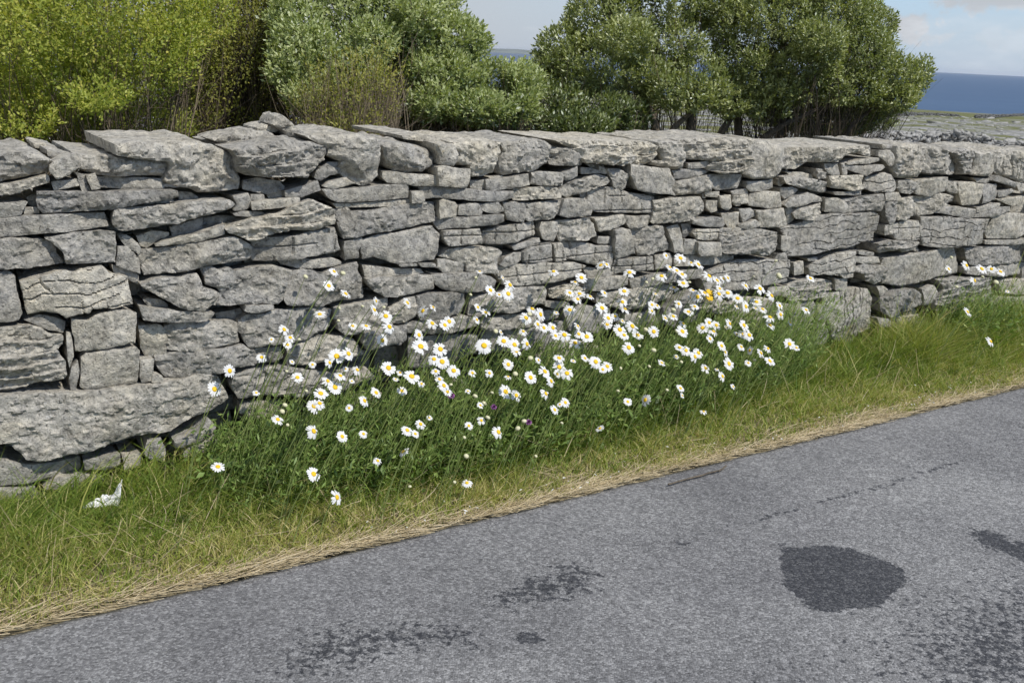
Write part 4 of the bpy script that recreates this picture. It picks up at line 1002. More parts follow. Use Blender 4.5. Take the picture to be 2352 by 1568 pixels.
G_PALE = mat_leafy('silvery_green_leaf', [(0, (.10, .14, .042)), (.4, (.27, .325, .115)), (.75, (.43, .465, .215)), (.93, (.53, .57, .30)), (1, (.68, .71, .54))], .4, .3, .45)
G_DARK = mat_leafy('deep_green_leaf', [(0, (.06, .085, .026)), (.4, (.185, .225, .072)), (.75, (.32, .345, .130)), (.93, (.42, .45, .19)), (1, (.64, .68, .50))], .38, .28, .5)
def bush(name, label, cat, lobes, bases, leaf_mat, nspr, per, L, WD, nstem, stem_r, hole=.30, hsc=2.6, up=.5, tintmu=.5, group=None, trunk=None, inner=0.0, twl=.09, zlo=None, stem_tint=(.5, .25), tip=0):
    """lobes: (x,y,rx,ry,dist[,depth]) in picture units; bases: (x,dist) of the stems at the ground"""
    lob = []
    for l in lobes:
        k = l[4]/FPX
        lob.append((at(l[0], l[1], l[4]), np.array([l[2]*k, (l[5] if len(l) > 5 else .75*(l[2]+l[3])*.5*k+.12), l[3]*k])))
    vol = np.array([r[0]*r[2]+r[0]*r[1] for c, r in lob]); vol = vol/vol.sum()
    cen = np.mean([c for c, r in lob], 0)
    bs = []
    for bx, bd in bases:
        p = at(bx, 330.0, bd); bs.append([p[0], p[1], float(land_z(p[0], p[1]))-.03])
    bs = np.array(bs)
    root = empty(name, Vector(bs.mean(0))); tag(root, label, cat, group)
    SP, SD = [], []
    need = nspr
    while need > 0:
        ch = rng.choice(len(lob), size=need*3, p=vol)
        d = rng.normal(size=(need*3, 3)); d /= np.linalg.norm(d, axis=1)[:, None]
        rr_ = np.where(rng.random(need*3) < inner, rng.uniform(.2, .8, need*3), 1-np.abs(rng.normal(0, .08, need*3)))
        C = np.array([lob[i][0] for i in ch]); Rr = np.array([lob[i][1] for i in ch])
        rough = 1+.24*fbm(C[:, 0]*3+d[:, 0]*2.2, C[:, 1]+d[:, 1]*2.2, C[:, 2]*3+d[:, 2]*2.2, 3)
        p = C+d*Rr*(rr_*rough)[:, None]
        keep = fbm(p[:, 0]*hsc, p[:, 1]*hsc, p[:, 2]*hsc, 2) > -hole
        keep &= p[:, 2] > land_z(p[:, 0], p[:, 1])+.12
        if zlo is not None: keep &= (p[:, 2] > zlo) | (rng.random(len(p)) < .25)
        bw = -((p[:, 0]-W0[0])*NRM[0]+(p[:, 1]-W0[1])*NRM[1]); keep &= bw > .62
        # drop most sprigs buried deep in a neighbouring lobe
        dep = np.min([np.linalg.norm((p-c)/r, axis=1) for c, r in lob], axis=0)
        keep &= (dep > .62) | (rng.random(len(p)) < .25+inner)
        p, d = p[keep][:need], d[keep][:need]
        SP.append(p); SD.append(d); need -= len(p)
    SP = np.concatenate(SP); SD = np.concatenate(SD)
    SF = SD*.7+np.array([0, 0, .6])
    SD = SD*.65+np.array([0, 0, up])+rng.normal(size=SD.shape)*.25; SD /= np.linalg.norm(SD, axis=1)[:, None]
    # leaves round every sprig
    M = len(SP); t = np.tile(np.linspace(0, 1, per), M); ix = np.repeat(np.arange(M), per)
    tl = rng.uniform(.6, 1.3, M)*twl
    pos = SP[ix]+SD[ix]*((t-.6)*tl[ix])[:, None]+rng.normal(size=(M*per, 3))*.006
    ax = rng.normal(size=(M*per, 3)); ax -= (ax*SD[ix]).sum(1)[:, None]*SD[ix]; ax /= np.linalg.norm(ax, axis=1)[:, None]
    ld = SD[ix]*(.35+.75*t[:, None])+ax*(1.1-.55*t[:, None]); ld /= np.linalg.norm(ld, axis=1)[:, None]
    ll = L*rng.uniform(.6, 1.25, M*per)
    V, F, K = leaves(pos, ld, ll, ll*WD, .18, SF[ix]+SUN*.5)
    clump = fbm(SP[:, 0]*2.3, SP[:, 1]*2.3, SP[:, 2]*2.3, 2)
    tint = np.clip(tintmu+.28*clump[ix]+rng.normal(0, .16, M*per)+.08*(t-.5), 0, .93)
    tint = np.where(rng.random(M*per) < .02+tip, 1.0, tint)
    add('foliage', mesh_np('foliage', V-np.array(root.location), F, attrs={'tint': np.repeat(tint, K)}), leaf_mat, root)
    # stems fan out from the ground to the sprigs
    if nstem:
        ti = rng.choice(M, nstem); tgt = SP[ti]+SD[ti]*.02
        # every stem starts from the base nearest to it, more or less
        db = np.linalg.norm(tgt[:, None, :2]-bs[None, :, :2], axis=2)+rng.uniform(0, 1.1, (nstem, len(bs)))
        b0 = bs[np.argmin(db, 1)]+rng.normal(size=(nstem, 3))*np.array([.12, .12, 0])
        v = tgt-b0
        mid = b0+v*np.array([.5, .5, .5])+rng.normal(size=(nstem, 3))*np.array([.13, .13, .06])
        r0 = stem_r*rng.uniform(.5, 1.5, nstem)
        V, F, K = tubes(b0, mid, tgt, r0, r0*.22, 7, 3)
        tt = np.clip(rng.normal(stem_tint[0], stem_tint[1], nstem), 0, 1)
        # side twigs
        nt = nstem*5; si = rng.integers(0, nstem, nt); tp = rng.uniform(.12, .95, nt)[:, None]
        q0 = (1-tp)**2*b0[si]+2*tp*(1-tp)*mid[si]+tp**2*tgt[si]
        dv = v[si]/np.linalg.norm(v[si], axis=1)[:, None]+rng.normal(size=(nt, 3))*.75+np.array([0, 0, .12])
        ln = rng.uniform(.08, .5, nt)[:, None]*np.clip(1.15-tp, .12, 1)
        q2 = q0+dv*ln; q1 = q0+dv*ln*.5+rng.normal(size=(nt, 3))*.012
        V2, F2, K2 = tubes(q0, q1, q2, np.full(nt, stem_r*.38), np.full(nt, stem_r*.14), 3, 3)
        add('stems', mesh_np('stems', np.concatenate([V, V2])-np.array(root.location), [F[0], F2[0]+len(V)], attrs={'tint': np.concatenate([np.repeat(tt, K), np.repeat(np.clip(rng.normal(stem_tint[0], stem_tint[1], nt), 0, 1), K2)])}), TWIG, root)
    for (pts, r0, r1) in (trunk or []):
        pp = np.array([at(x, y, d) for x, y, d in pts])
        g = land_z(pp[0, 0], pp[0, 1])-.05
        n = 12; P0 = np.concatenate([[[pp[0, 0], pp[0, 1], float(g)]], pp]) if pp[0, 2] > g else pp
        # smooth polyline tube
        tt = np.linspace(0, len(P0)-1, 26)
        cx = np.stack([np.interp(tt, np.arange(len(P0)), P0[:, k]) for k in range(3)], -1)
        for _ in range(3): cx[1:-1] = (cx[:-2]+2*cx[1:-1]+cx[2:])/4
        cx = cx+np.stack([fbm(tt*1.3, k*7.0, pp[0, 0], 2) for k in range(3)], -1)*.02
        tg = np.gradient(cx, axis=0); tg /= np.linalg.norm(tg, axis=1)[:, None]
        a = np.cross(tg, [1, .2, .1]); a /= np.linalg.norm(a, axis=1)[:, None]; b = np.cross(tg, a)
        rad_ = np.linspace(r0, r1, 26); S = 9; VV = []
        for j in range(S):
            th = 2*math.pi*j/S
            VV.append(cx+(a*math.cos(th)+b*math.sin(th))*(rad_*(1+.22*pn(tt*1.1, j*1.7, r0*90)))[:, None])
        VV = np.stack(VV, 1).reshape(-1, 3)
        q = np.array([[i*S+j, i*S+(j+1) % S, (i+1)*S+(j+1) % S, (i+1)*S+j] for i in range(25) for j in range(S)])
        add('trunk', mesh_np('trunk', VV-np.array(root.location), [q], smooth=True), BARK, root)
    return root

BG = 'bushes growing behind the wall'
bush('leafy_bush', 'bright yellow-green bush at the left edge, its dense leaves lit by the sun', 'bush',
     [(40, 60, 230, 150, 5.2, .9), (240, 20, 230, 150, 5.4, .9), (90, 190, 170, 80, 5.1), (300, 120, 150, 100, 5.2), (-170, 120, 220, 260, 5.2), (400, 10, 140, 100, 5.6), (120, -120, 300, 150, 5.5), (230, 222, 60, 34, 4.7), (60, 280, 60, 40, 4.8), (210, 275, 220, 55, 5.7), (150, 290, 300, 70, 6.2, .4), (200, 150, 330, 120, 6.4, .4)],
     [(60, 5.2), (220, 5.3), (-100, 5.2), (330, 5.2)], G_YELLOW, 17000, 8, .021, .56, 520, .0036, hole=.26, hsc=3.4, up=.65, tintmu=.56, group=BG, inner=.22, stem_tint=(.5, .3))
bush('twiggy_bush', 'brown thicket of upright bare twigs with sparse olive leaves, left of the silvery bush', 'bush',
     [(560, 40, 110, 190, 6.6), (490, 190, 130, 130, 6.4), (585, 170, 75, 150, 6.5), (430, 110, 100, 150, 6.7), (600, 60, 60, 130, 6.7), (500, -100, 180, 100, 6.7), (520, 270, 140, 70, 7.1, .4), (520, 120, 150, 150, 7.3, .4)],
     [(430, 6.4), (500, 6.5), (560, 6.5), (620, 6.7)], G_OLIVE, 8200, 6, .023, .52, 1500, .0028, hole=.22, hsc=3.0, up=1.1, tintmu=.55, group=BG, inner=.45, stem_tint=(.5, .3), twl=.13)
bush('silver_leaved_bush', 'tall rounded bush of silvery green leaves in the middle, open sky to its right', 'bush',
     [(800, 40, 180, 130, 6.6), (930, 20, 130, 110, 6.8), (1000, 110, 110, 75, 6.7), (700, 130, 75, 85, 6.0), (770, 165, 105, 55, 6.2), (1060, 95, 62, 45, 6.7), (650, 160, 34, 34, 5.9), (680, 50, 60, 60, 6.2), (860, -90, 200, 100, 6.8), (695, 215, 40, 30, 5.9), (850, 220, 200, 90, 7.3, .4), (960, 40, 60, 40, 6.4), (850, 95, 60, 45, 6.2)],
     [(740, 6.4), (840, 6.6), (920, 6.7), (680, 6.4)], G_PALE, 11500, 9, .030, .5, 300, .004, hole=.34, hsc=3.2, up=.6, tintmu=.52, group=BG, inner=.12, tip=.012)
bush('spreading_bush', 'low spreading green bush below the patch of sea, right of the twiggy brown shrub', 'bush',
     [(1040, 185, 85, 55, 6.6), (1130, 205, 85, 55, 6.7), (1200, 195, 45, 45, 6.8), (1000, 235, 60, 40, 6.4), (1090, 250, 90, 35, 6.5), (1185, 240, 50, 40, 6.7), (975, 165, 45, 40, 6.5), (1080, 285, 110, 30, 7.1, .3)],
     [(960, 6.5), (1060, 6.6), (1150, 6.7), (1100, 6.6)], G_PALE, 5600, 9, .030, .5, 260, .004, hole=.32, hsc=3.2, up=.55, tintmu=.50, group=BG, inner=.12, tip=.012)
bush('broom_shrub', 'fan of thin reddish brown twigs in front of the silvery bush', 'shrub',
     [(800, 205, 110, 85, 5.6), (880, 190, 60, 80, 5.7), (730, 235, 60, 60, 5.6), (800, 290, 90, 30, 5.5)],
     [(775, 5.5), (800, 5.5), (830, 5.5)], G_OLIVE, 900, 6, .020, .5, 430, .0036, hole=.4, up=1.0, tintmu=.66, group=BG, inner=.5, stem_tint=(.8, .25))
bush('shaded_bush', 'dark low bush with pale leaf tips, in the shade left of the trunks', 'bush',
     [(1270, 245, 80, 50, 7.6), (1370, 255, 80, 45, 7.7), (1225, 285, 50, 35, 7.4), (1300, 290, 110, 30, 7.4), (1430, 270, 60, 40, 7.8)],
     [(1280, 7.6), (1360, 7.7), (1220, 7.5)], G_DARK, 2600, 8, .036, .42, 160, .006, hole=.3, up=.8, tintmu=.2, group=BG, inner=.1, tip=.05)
bush('branching_tree', 'small tree with forking dark trunks and gaps of sky, right of the patch of sea', 'tree',
     [(1290, 110, 55, 45, 7.9), (1395, 45, 95, 75, 8.0), (1370, 150, 105, 65, 7.8), (1500, 10, 120, 75, 8.2), (1545, 105, 80, 50, 8.1), (1470, 175, 80, 40, 7.9), (1600, 175, 62, 50, 8.0), (1640, 15, 70, 55, 8.3), (1560, 215, 85, 38, 7.8), (1320, 190, 70, 40, 7.8), (1635, 215, 40, 36, 7.9), (1500, -90, 200, 80, 8.3), (1255, 140, 30, 28, 7.8), (1440, 95, 60, 45, 7.6)],
     [(1515, 8.0), (1590, 8.1)], G_DARK, 8600, 9, .032, .48, 180, .004, hole=.24, hsc=3.4, up=.55, tintmu=.53, group=BG, inner=.04, tip=.012,
     trunk=[([(1515, 330, 7.9), (1500, 270, 7.9), (1470, 200, 7.9), (1430, 120, 7.9)], .042, .016), ([(1530, 330, 7.9), (1550, 290, 7.9), (1595, 255, 8.0), (1640, 200, 8.0)], .035, .014), ([(1582, 330, 8.1), (1588, 270, 8.1), (1580, 190, 8.1), (1560, 90, 8.1)], .06, .02), ([(1490, 260, 7.9), (1440, 235, 7.85), (1390, 225, 7.8)], .018, .008), ([(1505, 250, 7.9), (1520, 180, 7.9), (1510, 80, 8.0)], .026, .01)])
bush('wind_swept_tree', 'broad leaning tree of dark green leaves at the right, sea beyond its tip', 'tree',
     [(1770, 60, 95, 90, 8.2), (1880, 40, 110, 95, 8.3), (1840, 140, 100, 70, 8.1), (1965, 130, 95, 70, 8.3), (2050, 180, 68, 48, 8.4), (1990, 75, 62, 60, 8.5), (2108, 172, 26, 36, 8.5), (1740, 165, 60, 60, 8.1), (1690, 60, 62, 62, 8.2), (1690, 135, 55, 45, 8.2), (1675, 235, 45, 34, 8.1), (1760, 245, 50, 34, 8.1), (1930, 200, 100, 36, 8.2), (2045, 225, 60, 28, 8.3), (1800, 210, 60, 32, 8.1), (1850, -70, 150, 80, 8.3), (1890, 270, 150, 40, 9.0, .3), (1880, 95, 60, 45, 7.8), (1960, 245, 100, 30, 8.8, .3)],
     [(1715, 8.3), (1800, 8.3), (1890, 8.4)], G_DARK, 12000, 9, .031, .48, 420, .0042, hole=.26, hsc=3.4, up=.5, tintmu=.53, group=BG, inner=.10, tip=.012, stem_tint=(.25, .25),
     trunk=[([(1740, 325, 8.2), (1800, 285, 8.2), (1880, 250, 8.25), (1960, 215, 8.3)], .032, .012), ([(1640, 330, 8.2), (1680, 260, 8.2), (1720, 200, 8.2), (1760, 120, 8.2)], .04, .016), ([(1700, 330, 8.3), (1690, 260, 8.3), (1700, 180, 8.3), (1740, 100, 8.3)], .05, .018), ([(1930, 330, 8.4), (1960, 280, 8.4), (2020, 240, 8.4)], .03, .012), ([(1790, 330, 8.3), (1800, 250, 8.3), (1830, 150, 8.3)], .035, .014)])
bush('golden_bush', 'golden brown bush top showing above the leaning tree', 'bush',
     [(1925, 0, 75, 38, 9.6), (1990, 30, 35, 35, 9.6), (1900, 60, 70, 60, 9.6)], [(1920, 9.6), (1960, 9.6)], G_YELLOW, 1500, 7, .030, .42, 120, .005, hole=.3, up=1.1, tintmu=.62, group=BG, inner=.1, stem_tint=(.7, .2))
bush('distant_tree', 'pale green tree top showing in the far left corner behind the yellow bush', 'tree',
     [(10, 30, 50, 55, 9.0), (110, 5, 40, 28, 9.2), (-60, 60, 70, 80, 9.0), (60, 70, 90, 45, 9.1)], [(0, 9.0), (80, 9.1)], G_PALE, 1500, 8, .04, .46, 60, .006, group=BG)

# ------------------------------------------------------------ grass verge
def edge_at(u): return np.interp(u, EU, EDGE)
EU = np.concatenate([np.linspace(-14, -2.7, 40), np.arange(-2.6, 4.6, .02), np.linspace(4.65, 40, 90)]); EDGE = edge
GRASS = mat_leafy('grass_blade', [(0, (.07, .125, .02)), (.3, (.18, .26, .04)), (.55, (.32, .355, .075)), (.75, (.49, .435, .17)), (1, (.70, .59, .34))], .5, .35, .3)
STRAW = mat_leafy('dry_straw', [(0, (.34, .27, .145)), (.5, (.62, .51, .31)), (1, (.82, .70, .48))], .6, .15, .3)
def clump_mask(u, w):
    """1 inside the daisy clump"""
    a = np.clip((u+1.45)/.35, 0, 1)*np.clip((1.75-u)/.3, 0, 1)
    lim = np.interp(u, [-1.6, -1.1, -.4, .4, 1.2, 1.9], [.30, .46, .52, .46, .36, .18])
    return a*np.clip((lim-w)/.12, 0, 1)
N = 175000
u = np.concatenate([rng.uniform(-2.9, 5.4, int(N*.86)), rng.uniform(-9, 22, N-int(N*.86))])
w = rng.beta(1.05, 1.0, N)*(edge_at(u)-.012)
cm = clump_mask(u, w)
patch = fbm(u*2.1, w*2.5, 3, 3)
fine = fbm(u*9, w*9, 8, 2)
rel = w/edge_at(u)
short = np.clip((rel-.35)/.6, 0, 1)
hgt = (.026+.052*(1-short)**1.1)*(1+.35*np.clip(fbm(u*5, w*6, 44, 2)*2, -.6, 1))*rng.uniform(.55, 1.5, N)*(1+.5*patch)
hgt = np.where(rng.random(N) < .035*(1-short), hgt*2.2, hgt)
hgt = hgt+cm*rng.uniform(0, .10, N)
right = np.clip((u-1.7)/.5, 0, 1)
hgt *= 1+.9*right*(1-short)
tint = .37+.26*patch+.16*fine+rng.normal(0, .15, N)+.13*short**1.5-.22*cm+.02*right
tint = np.where(rng.random(N) < .09+.13*short*(1-cm), rng.uniform(.7, 1, N), tint)
LP = on_ground(np.array(245.), np.array(1165.), .02); lpu, lpw = (LP-W0) @ DIR, (LP-W0) @ NRM
near_l = np.hypot((u-lpu)/.075, (w-lpw-.02)/.05) < 1; hgt = np.where(near_l, hgt*.35, hgt)
dens = rng.random(N) < np.clip(1.25-rel*.75+.5*patch, .12, 1)
u, w, hgt, tint, rel = (a[dens] for a in (u, w, hgt, tint, rel)); n = len(u)
base = W(u, w, verge_z(u, w)-.004)
la = rng.uniform(-math.pi, math.pi, n); lean = np.stack([np.cos(la), np.sin(la)], -1)*rng.uniform(.2, 1.4, n)[:, None]+.12*DIR[:2]
V, F, K = blades(base, hgt, rng.uniform(.0022, .0048, n), lean, rng.uniform(.05, .4, n), 3)
o = add('grass', mesh_np('grass', V, F, attrs={'tint': np.repeat(np.clip(tint, 0, 1), K)}), GRASS); o['kind'] = 'stuff'
# long arching blades close to the wall and at the right-hand plant
n = 2600
u = np.concatenate([rng.uniform(-2.8, 5.0, n-900), rng.normal(3.1, .6, 500), rng.normal(-.6, .8, 400)]); w = np.abs(rng.normal(.12, .14, n))
base = W(u, w, verge_z(u, w)); hgt = rng.uniform(.10, .26, n)
la = rng.normal(.2, 1.2, n); lean = np.stack([np.cos(la), np.sin(la)], -1)*rng.uniform(.3, 1.5, n)[:, None]
V, F, K = blades(base, hgt, rng.uniform(.003, .007, n), lean, rng.uniform(.1, .55, n), 5)
o = add('long_grass', mesh_np('long_grass', V, F, attrs={'tint': np.repeat(np.clip(rng.normal(.33, .16, n), 0, .8), K)}), GRASS); o['kind'] = 'stuff'
# mown dry straw lying along the road edge and scattered over the turf
n = 15000
u = rng.uniform(-3, 6, n)
lies = rng.random(n) < .66
drift = .04+.05*np.clip(fbm(u*1.3, 0, 12, 2)+.3, 0, 1)
w = np.where(lies, edge_at(u)-.01+rng.normal(.010, .012, n)-drift*np.abs(rng.normal(0, .55, n)), edge_at(u)*rng.uniform(.3, .95, n))
ang = np.where(lies, rng.normal(0, .38, n), rng.uniform(-1.4, 1.4, n)); ln = rng.uniform(.02, .15, n)
keep = (~lies) | (rng.random(n) < np.clip(.75+1.9*fbm(u*1.9, w*6, 31, 3), .08, 1))
u, w, ang, ln, lies = (a[keep] for a in (u, w, ang, ln, lies)); n = len(u)
z0 = verge_z(u, w)+rng.uniform(.0005, .011, n)
du, dw = np.cos(ang)*ln, np.sin(ang)*ln
p0 = W(u, w, z0); p2 = W(u+du, np.minimum(w+dw, edge_at(u)+.03), np.maximum(z0+rng.normal(0, .012, n), .006)); p1 = (p0+p2)/2+rng.normal(size=(n, 3))*np.array([.01, .01, .006])
V, F, K = tubes(p0, p1, p2, rng.uniform(.0006, .0014, n), rng.uniform(.0004, .001, n), 3, 3)
o = add('straw', mesh_np('straw', V, F, attrs={'tint': np.repeat(rng.uniform(0, 1, n), K)}), STRAW); o['kind'] = 'stuff'
n = 150
u = rng.uniform(-1.9, 2.2, n); w = rng.uniform(.1, .55, n); hh = rng.uniform(.05, .2, n)
p0 = W(u, w, verge_z(u, w)); p2 = W(u+rng.normal(.04, .1, n), w+rng.normal(.02, .06, n), hh); p1 = (p0+p2)/2+rng.normal(size=(n, 3))*.015
V, F, K = tubes(p0, p1, p2, rng.uniform(.0009, .002, n), np.full(n, .0006), 4, 3)
o = add('dead_stalks', mesh_np('dead_stalks', V, F, attrs={'tint': np.repeat(rng.uniform(0, .8, n), K)}), STRAW); o['kind'] = 'stuff'
n = 90
u = rng.uniform(-1.0, 2.6, n); w = edge_at(u)-np.abs(rng.normal(.05, .06, n)); d = rng.normal(size=(n, 3))*np.array([1, 1, .2]); d /= np.linalg.norm(d, axis=1)[:, None]
V, F, K = leaves(W(u, w, verge_z(u, w)+rng.uniform(.012, .03, n)), d, rng.uniform(.008, .018, n), np.full(n, .005), .1, np.tile([0, 0, 1.0], (n, 1)))
FALLEN = (V, F)
# low leafy growth of the daisy clump
HERB = mat_leafy('daisy_leaf', [(0, (.05, .09, .022)), (.45, (.15, .235, .05)), (.8, (.26, .35, .095)), (1, (.42, .45, .16))], .5, .3, .4)
n = 20000
u = rng.uniform(-1.75, 2.05, n); w = rng.uniform(.0, .56, n)
k = rng.random(n) < clump_mask(u, w)*np.clip(.9+fbm(u*5, w*5, 2, 2)*.9, .1, 1); u, w = u[k], w[k]; n = len(u)
top = np.interp(w, [0, .2, .4, .55], [.30, .25, .15, .06])*(1+.35*fbm(u*3, w*3, 6, 2))*np.interp(u, [-1.7, -1.1, .3, 1.2, 2.0], [.35, .75, .95, 1.1, .7])
zz = rng.random(n)**.8*top
base = W(u, w, verge_z(u, w)+zz)
d = rng.normal(size=(n, 3))*np.array([1, 1, .55])+np.array([.15, -.15, .35]); d /= np.linalg.norm(d, axis=1)[:, None]
ll = rng.uniform(.014, .042, n)
V, F, K = leaves(base, d, ll, ll*rng.uniform(.2, .55, n), .12, np.tile(np.array([0, 0, .8])+SUN*.5, (n, 1)))
o = add('daisy_foliage', mesh_np('daisy_foliage', V, F, attrs={'tint': np.repeat(np.clip(.42+.3*fbm(u*4, w*4, 3, 2)+rng.normal(0, .2, n), 0, 1), K)}), HERB); o['kind'] = 'stuff'
# leafy stalks in the clump
n = 5600
u = np.concatenate([rng.uniform(-1.5, 1.95, n-420), rng.normal(3.0, .17, 420)]); w = np.abs(rng.normal(.16, .14, n)); w[-420:] *= .7; k = (clump_mask(u, w) > .3) | (u > 2.4); u, w = u[k], w[k]; n = len(u)
hh = rng.uniform(.12, .42, n)*np.interp(u, [-1.5, -.8, .3, 1.5, 2.0], [.5, .85, 1, 1.15, .85])
p0 = W(u, w, verge_z(u, w)); p2 = W(u+hh*rng.normal(.42, .22, n), w+rng.normal(0, .08, n), hh); p1 = (p0+p2)/2+np.array([0, 0, .03])-DIR*.03
V, F, K = tubes(p0, p1, p2, np.full(n, .0015), np.full(n, .0009), 4, 3)
t = rng.uniform(.35, 1, (n, 7)); c = ((1-t)**2)[..., None]*p0[:, None]+(2*t*(1-t))[..., None]*p1[:, None]+(t*t)[..., None]*p2[:, None]
c = c.reshape(-1, 3); d = rng.normal(size=c.shape)*.6+np.array([.2, 0, .5]); d /= np.linalg.norm(d, axis=1)[:, None]
ll = rng.uniform(.012, .034, len(c)); V2, F2, K2 = leaves(c, d, ll, ll*.22, .1, np.tile(np.array([0, 0, .8])+SUN*.5, (len(c), 1)))
o = add('daisy_stalks', mesh_np('daisy_stalks', np.concatenate([V, V2]), F+[F2[0]+len(V)], attrs={'tint': np.concatenate([np.repeat(rng.uniform(.45, 1, n), K), np.repeat(rng.uniform(.15, .85, len(c)), K2)])}), HERB); o['kind'] = 'stuff'
# the leafy plant at the right
n = 900
u = rng.normal(3.02, .17, n); w = np.abs(rng.normal(.14, .10, n)); zz = rng.random(n)**.7*.20
d = rng.normal(size=(n, 3))*np.array([1, 1, .5])+np.array([.1, -.2, .3]); d /= np.linalg.norm(d, axis=1)[:, None]
ll = rng.uniform(.02, .05, n); V, F, K = leaves(W(u, w, zz+.02), d, ll, ll*.42, .12)
o = add('leafy_plant', mesh_np('leafy_plant', V, F, attrs={'tint': np.repeat(np.clip(rng.normal(.5, .2, n), 0, .95), K)}), HERB)
tag(o, 'dark green leafy plant at the wall foot under the few daisies on the right', 'plant')

# ------------------------------------------------------------ daisies
PETAL = NT('daisy_petal'); PETAL.set('Base Color', (.80, .80, .78, 1)); PETAL.set('Roughness', .6); PETAL.set('Specular IOR Level', .25)
trn = PETAL.n('ShaderNodeBsdfTranslucent', {'Color': (.8, .8, .76, 1)}); mm = PETAL.n('ShaderNodeMixShader', {0: .3, 1: PETAL.b.outputs[0], 2: trn.outputs[0]})
PETAL.t.links.new(mm.outputs[0], PETAL.out.inputs['Surface']); PETAL = PETAL.m
o = add('fallen_petals', mesh_np('fallen_petals', *FALLEN), PETAL); o['kind'] = 'stuff'
DISC = mat_plain('daisy_disc', (.72, .46, .02), .8, .25, 900, .001)
STEM = mat_plain('daisy_stem', (.15, .19, .055), .6, .3, 50, .0005)
BUDM = mat_plain('daisy_bud', (.58, .56, .36), .7, .25, 500, .001)
def petal_mesh(seed):
    r = np.random.default_rng(seed); n = int(r.integers(15, 23)); V = []; Q = []; droop = (0, 0, .15, .45, 0, .25)[seed % 6]; gap = (.03, .06, .1, .25, .05, .12)[seed % 6]
    for i in range(n):
        if r.random() < gap: continue
        a = 2*math.pi*(i+r.uniform(-.25, .25))/n; L = r.uniform(.86, 1.04); wd = r.uniform(.115, .155)
        dr = r.uniform(-.05, .22)+droop*r.uniform(.3, 1.0); tw = r.uniform(-.25, .25); o = len(V)
        for t, k in ((.16, .45), (.45, .95), (.78, 1.05), (.95, .7), (1.0, .28)):
            rr_ = t*L; z = .10*math.sin(t*2.2)-dr*t*t
            for sd in (-1, 1):
                x, y = rr_, sd*wd*k
                V.append((x*math.cos(a)-y*math.sin(a), x*math.sin(a)+y*math.cos(a), z+sd*tw*wd*k))
        for j in range(4): Q.append((o+2*j, o+2*j+2, o+2*j+3, o+2*j+1))
    return mesh_np('petals', np.array(V), [np.array(Q)], smooth=True)
def disc_mesh():
    V = [(0, 0, .205)]; S = 14
    for rr_, z in ((.13, .20), (.235, .18), (.315, .13), (.33, .06), (.26, .0)):
        for j in range(S): V.append((rr_*math.cos(2*math.pi*j/S), rr_*math.sin(2*math.pi*j/S), z))
    T = np.array([(0, 1+j, 1+(j+1) % S) for j in range(S)])
    Q = np.array([(1+k*S+j, 1+(k+1)*S+j, 1+(k+1)*S+(j+1) % S, 1+k*S+(j+1) % S) for k in range(4) for j in range(S)])
    return mesh_np('flower_centre', np.array(V), [T, Q], smooth=True)
def bud_mesh():
    V = []; S = 10; Rg = ((.02, -.5), (.75, -.3), (1, .1), (.85, .5), (.45, .75), (.02, .82))
    for rr_, z in Rg:
        for j in range(S): V.append((rr_*math.cos(2*math.pi*j/S), rr_*math.sin(2*math.pi*j/S), z))
    Q = np.array([(k*S+j, k*S+(j+1) % S, (k+1)*S+(j+1) % S, (k+1)*S+j) for k in range(5) for j in range(S)])
    return mesh_np('bud', np.array(V), [Q], smooth=True)
PETALS = [petal_mesh(40+i) for i in range(6)]; DISC_ME = disc_mesh(); BUD_ME = bud_mesh()
def stem_mesh(p0, p1, p2, nrm, cup, r=.0016):
    V, F, K = tubes(p0[None], p1[None], p2[None], np.array([r*1.15]), np.array([r*.85]), 8, 5)
    # green cup under the head
    a = np.cross(nrm, [.3, .5, .81]); a /= np.linalg.norm(a); b = np.cross(nrm, a); S = 8; cv = []
    for rr_, z in ((.12, -.14), (.7, -.03), (1, .10)):
        for j in range(S): cv.append(p2+(a*math.cos(2*math.pi*j/S)+b*math.sin(2*math.pi*j/S))*rr_*cup+nrm*z*cup*2)
    q = np.array([(k*S+j, k*S+(j+1) % S, (k+1)*S+(j+1) % S, (k+1)*S+j) for k in range(2) for j in range(S)])
    return mesh_np('stem', np.concatenate([V, np.array(cv)]), [F[0], q+len(V)], smooth=True)
def plant_pos(px, py, seed):
    """where a head seen at px,py stands: distance from the wall by its height"""
    r = np.random.default_rng(seed)
    zw = float(on_wall(np.array(px), np.array(py), 0)[1])
    off = float(np.clip(.07+.50*(1-np.clip(zw/.62, -.2, 1))+r.uniform(-.07, .09), .05, .60))
    u, z = on_wall(np.array(px), np.array(py), off)
    while z < .05 and off > -.0: off -= .03; u, z = on_wall(np.array(px), np.array(py), off)
    return float(u), off, float(z), r
def rot_to(n):
    return Vector(n).to_track_quat('Z', 'Y').to_matrix().to_4x4()
def zone(u):
    if u > 2.3: return 'on separate stalks far right'
    return 'at the left end of the clump' if u < -.75 else ('mid-clump' if u < .45 else 'at the right end of the clump')
flowers = []
for line in DAISIES.strip().split('\n'):
    tl, rest_ = line.split('|')
    for tok in rest_.split():
        x, y, r, k, a = (float(v) for v in tok.split(','))
        p = tile_px(tl, np.array([[x, y]]))[0]; flowers.append((p, r*(1.0 if tl != 'M' else 1.6)*2.05, k, a))
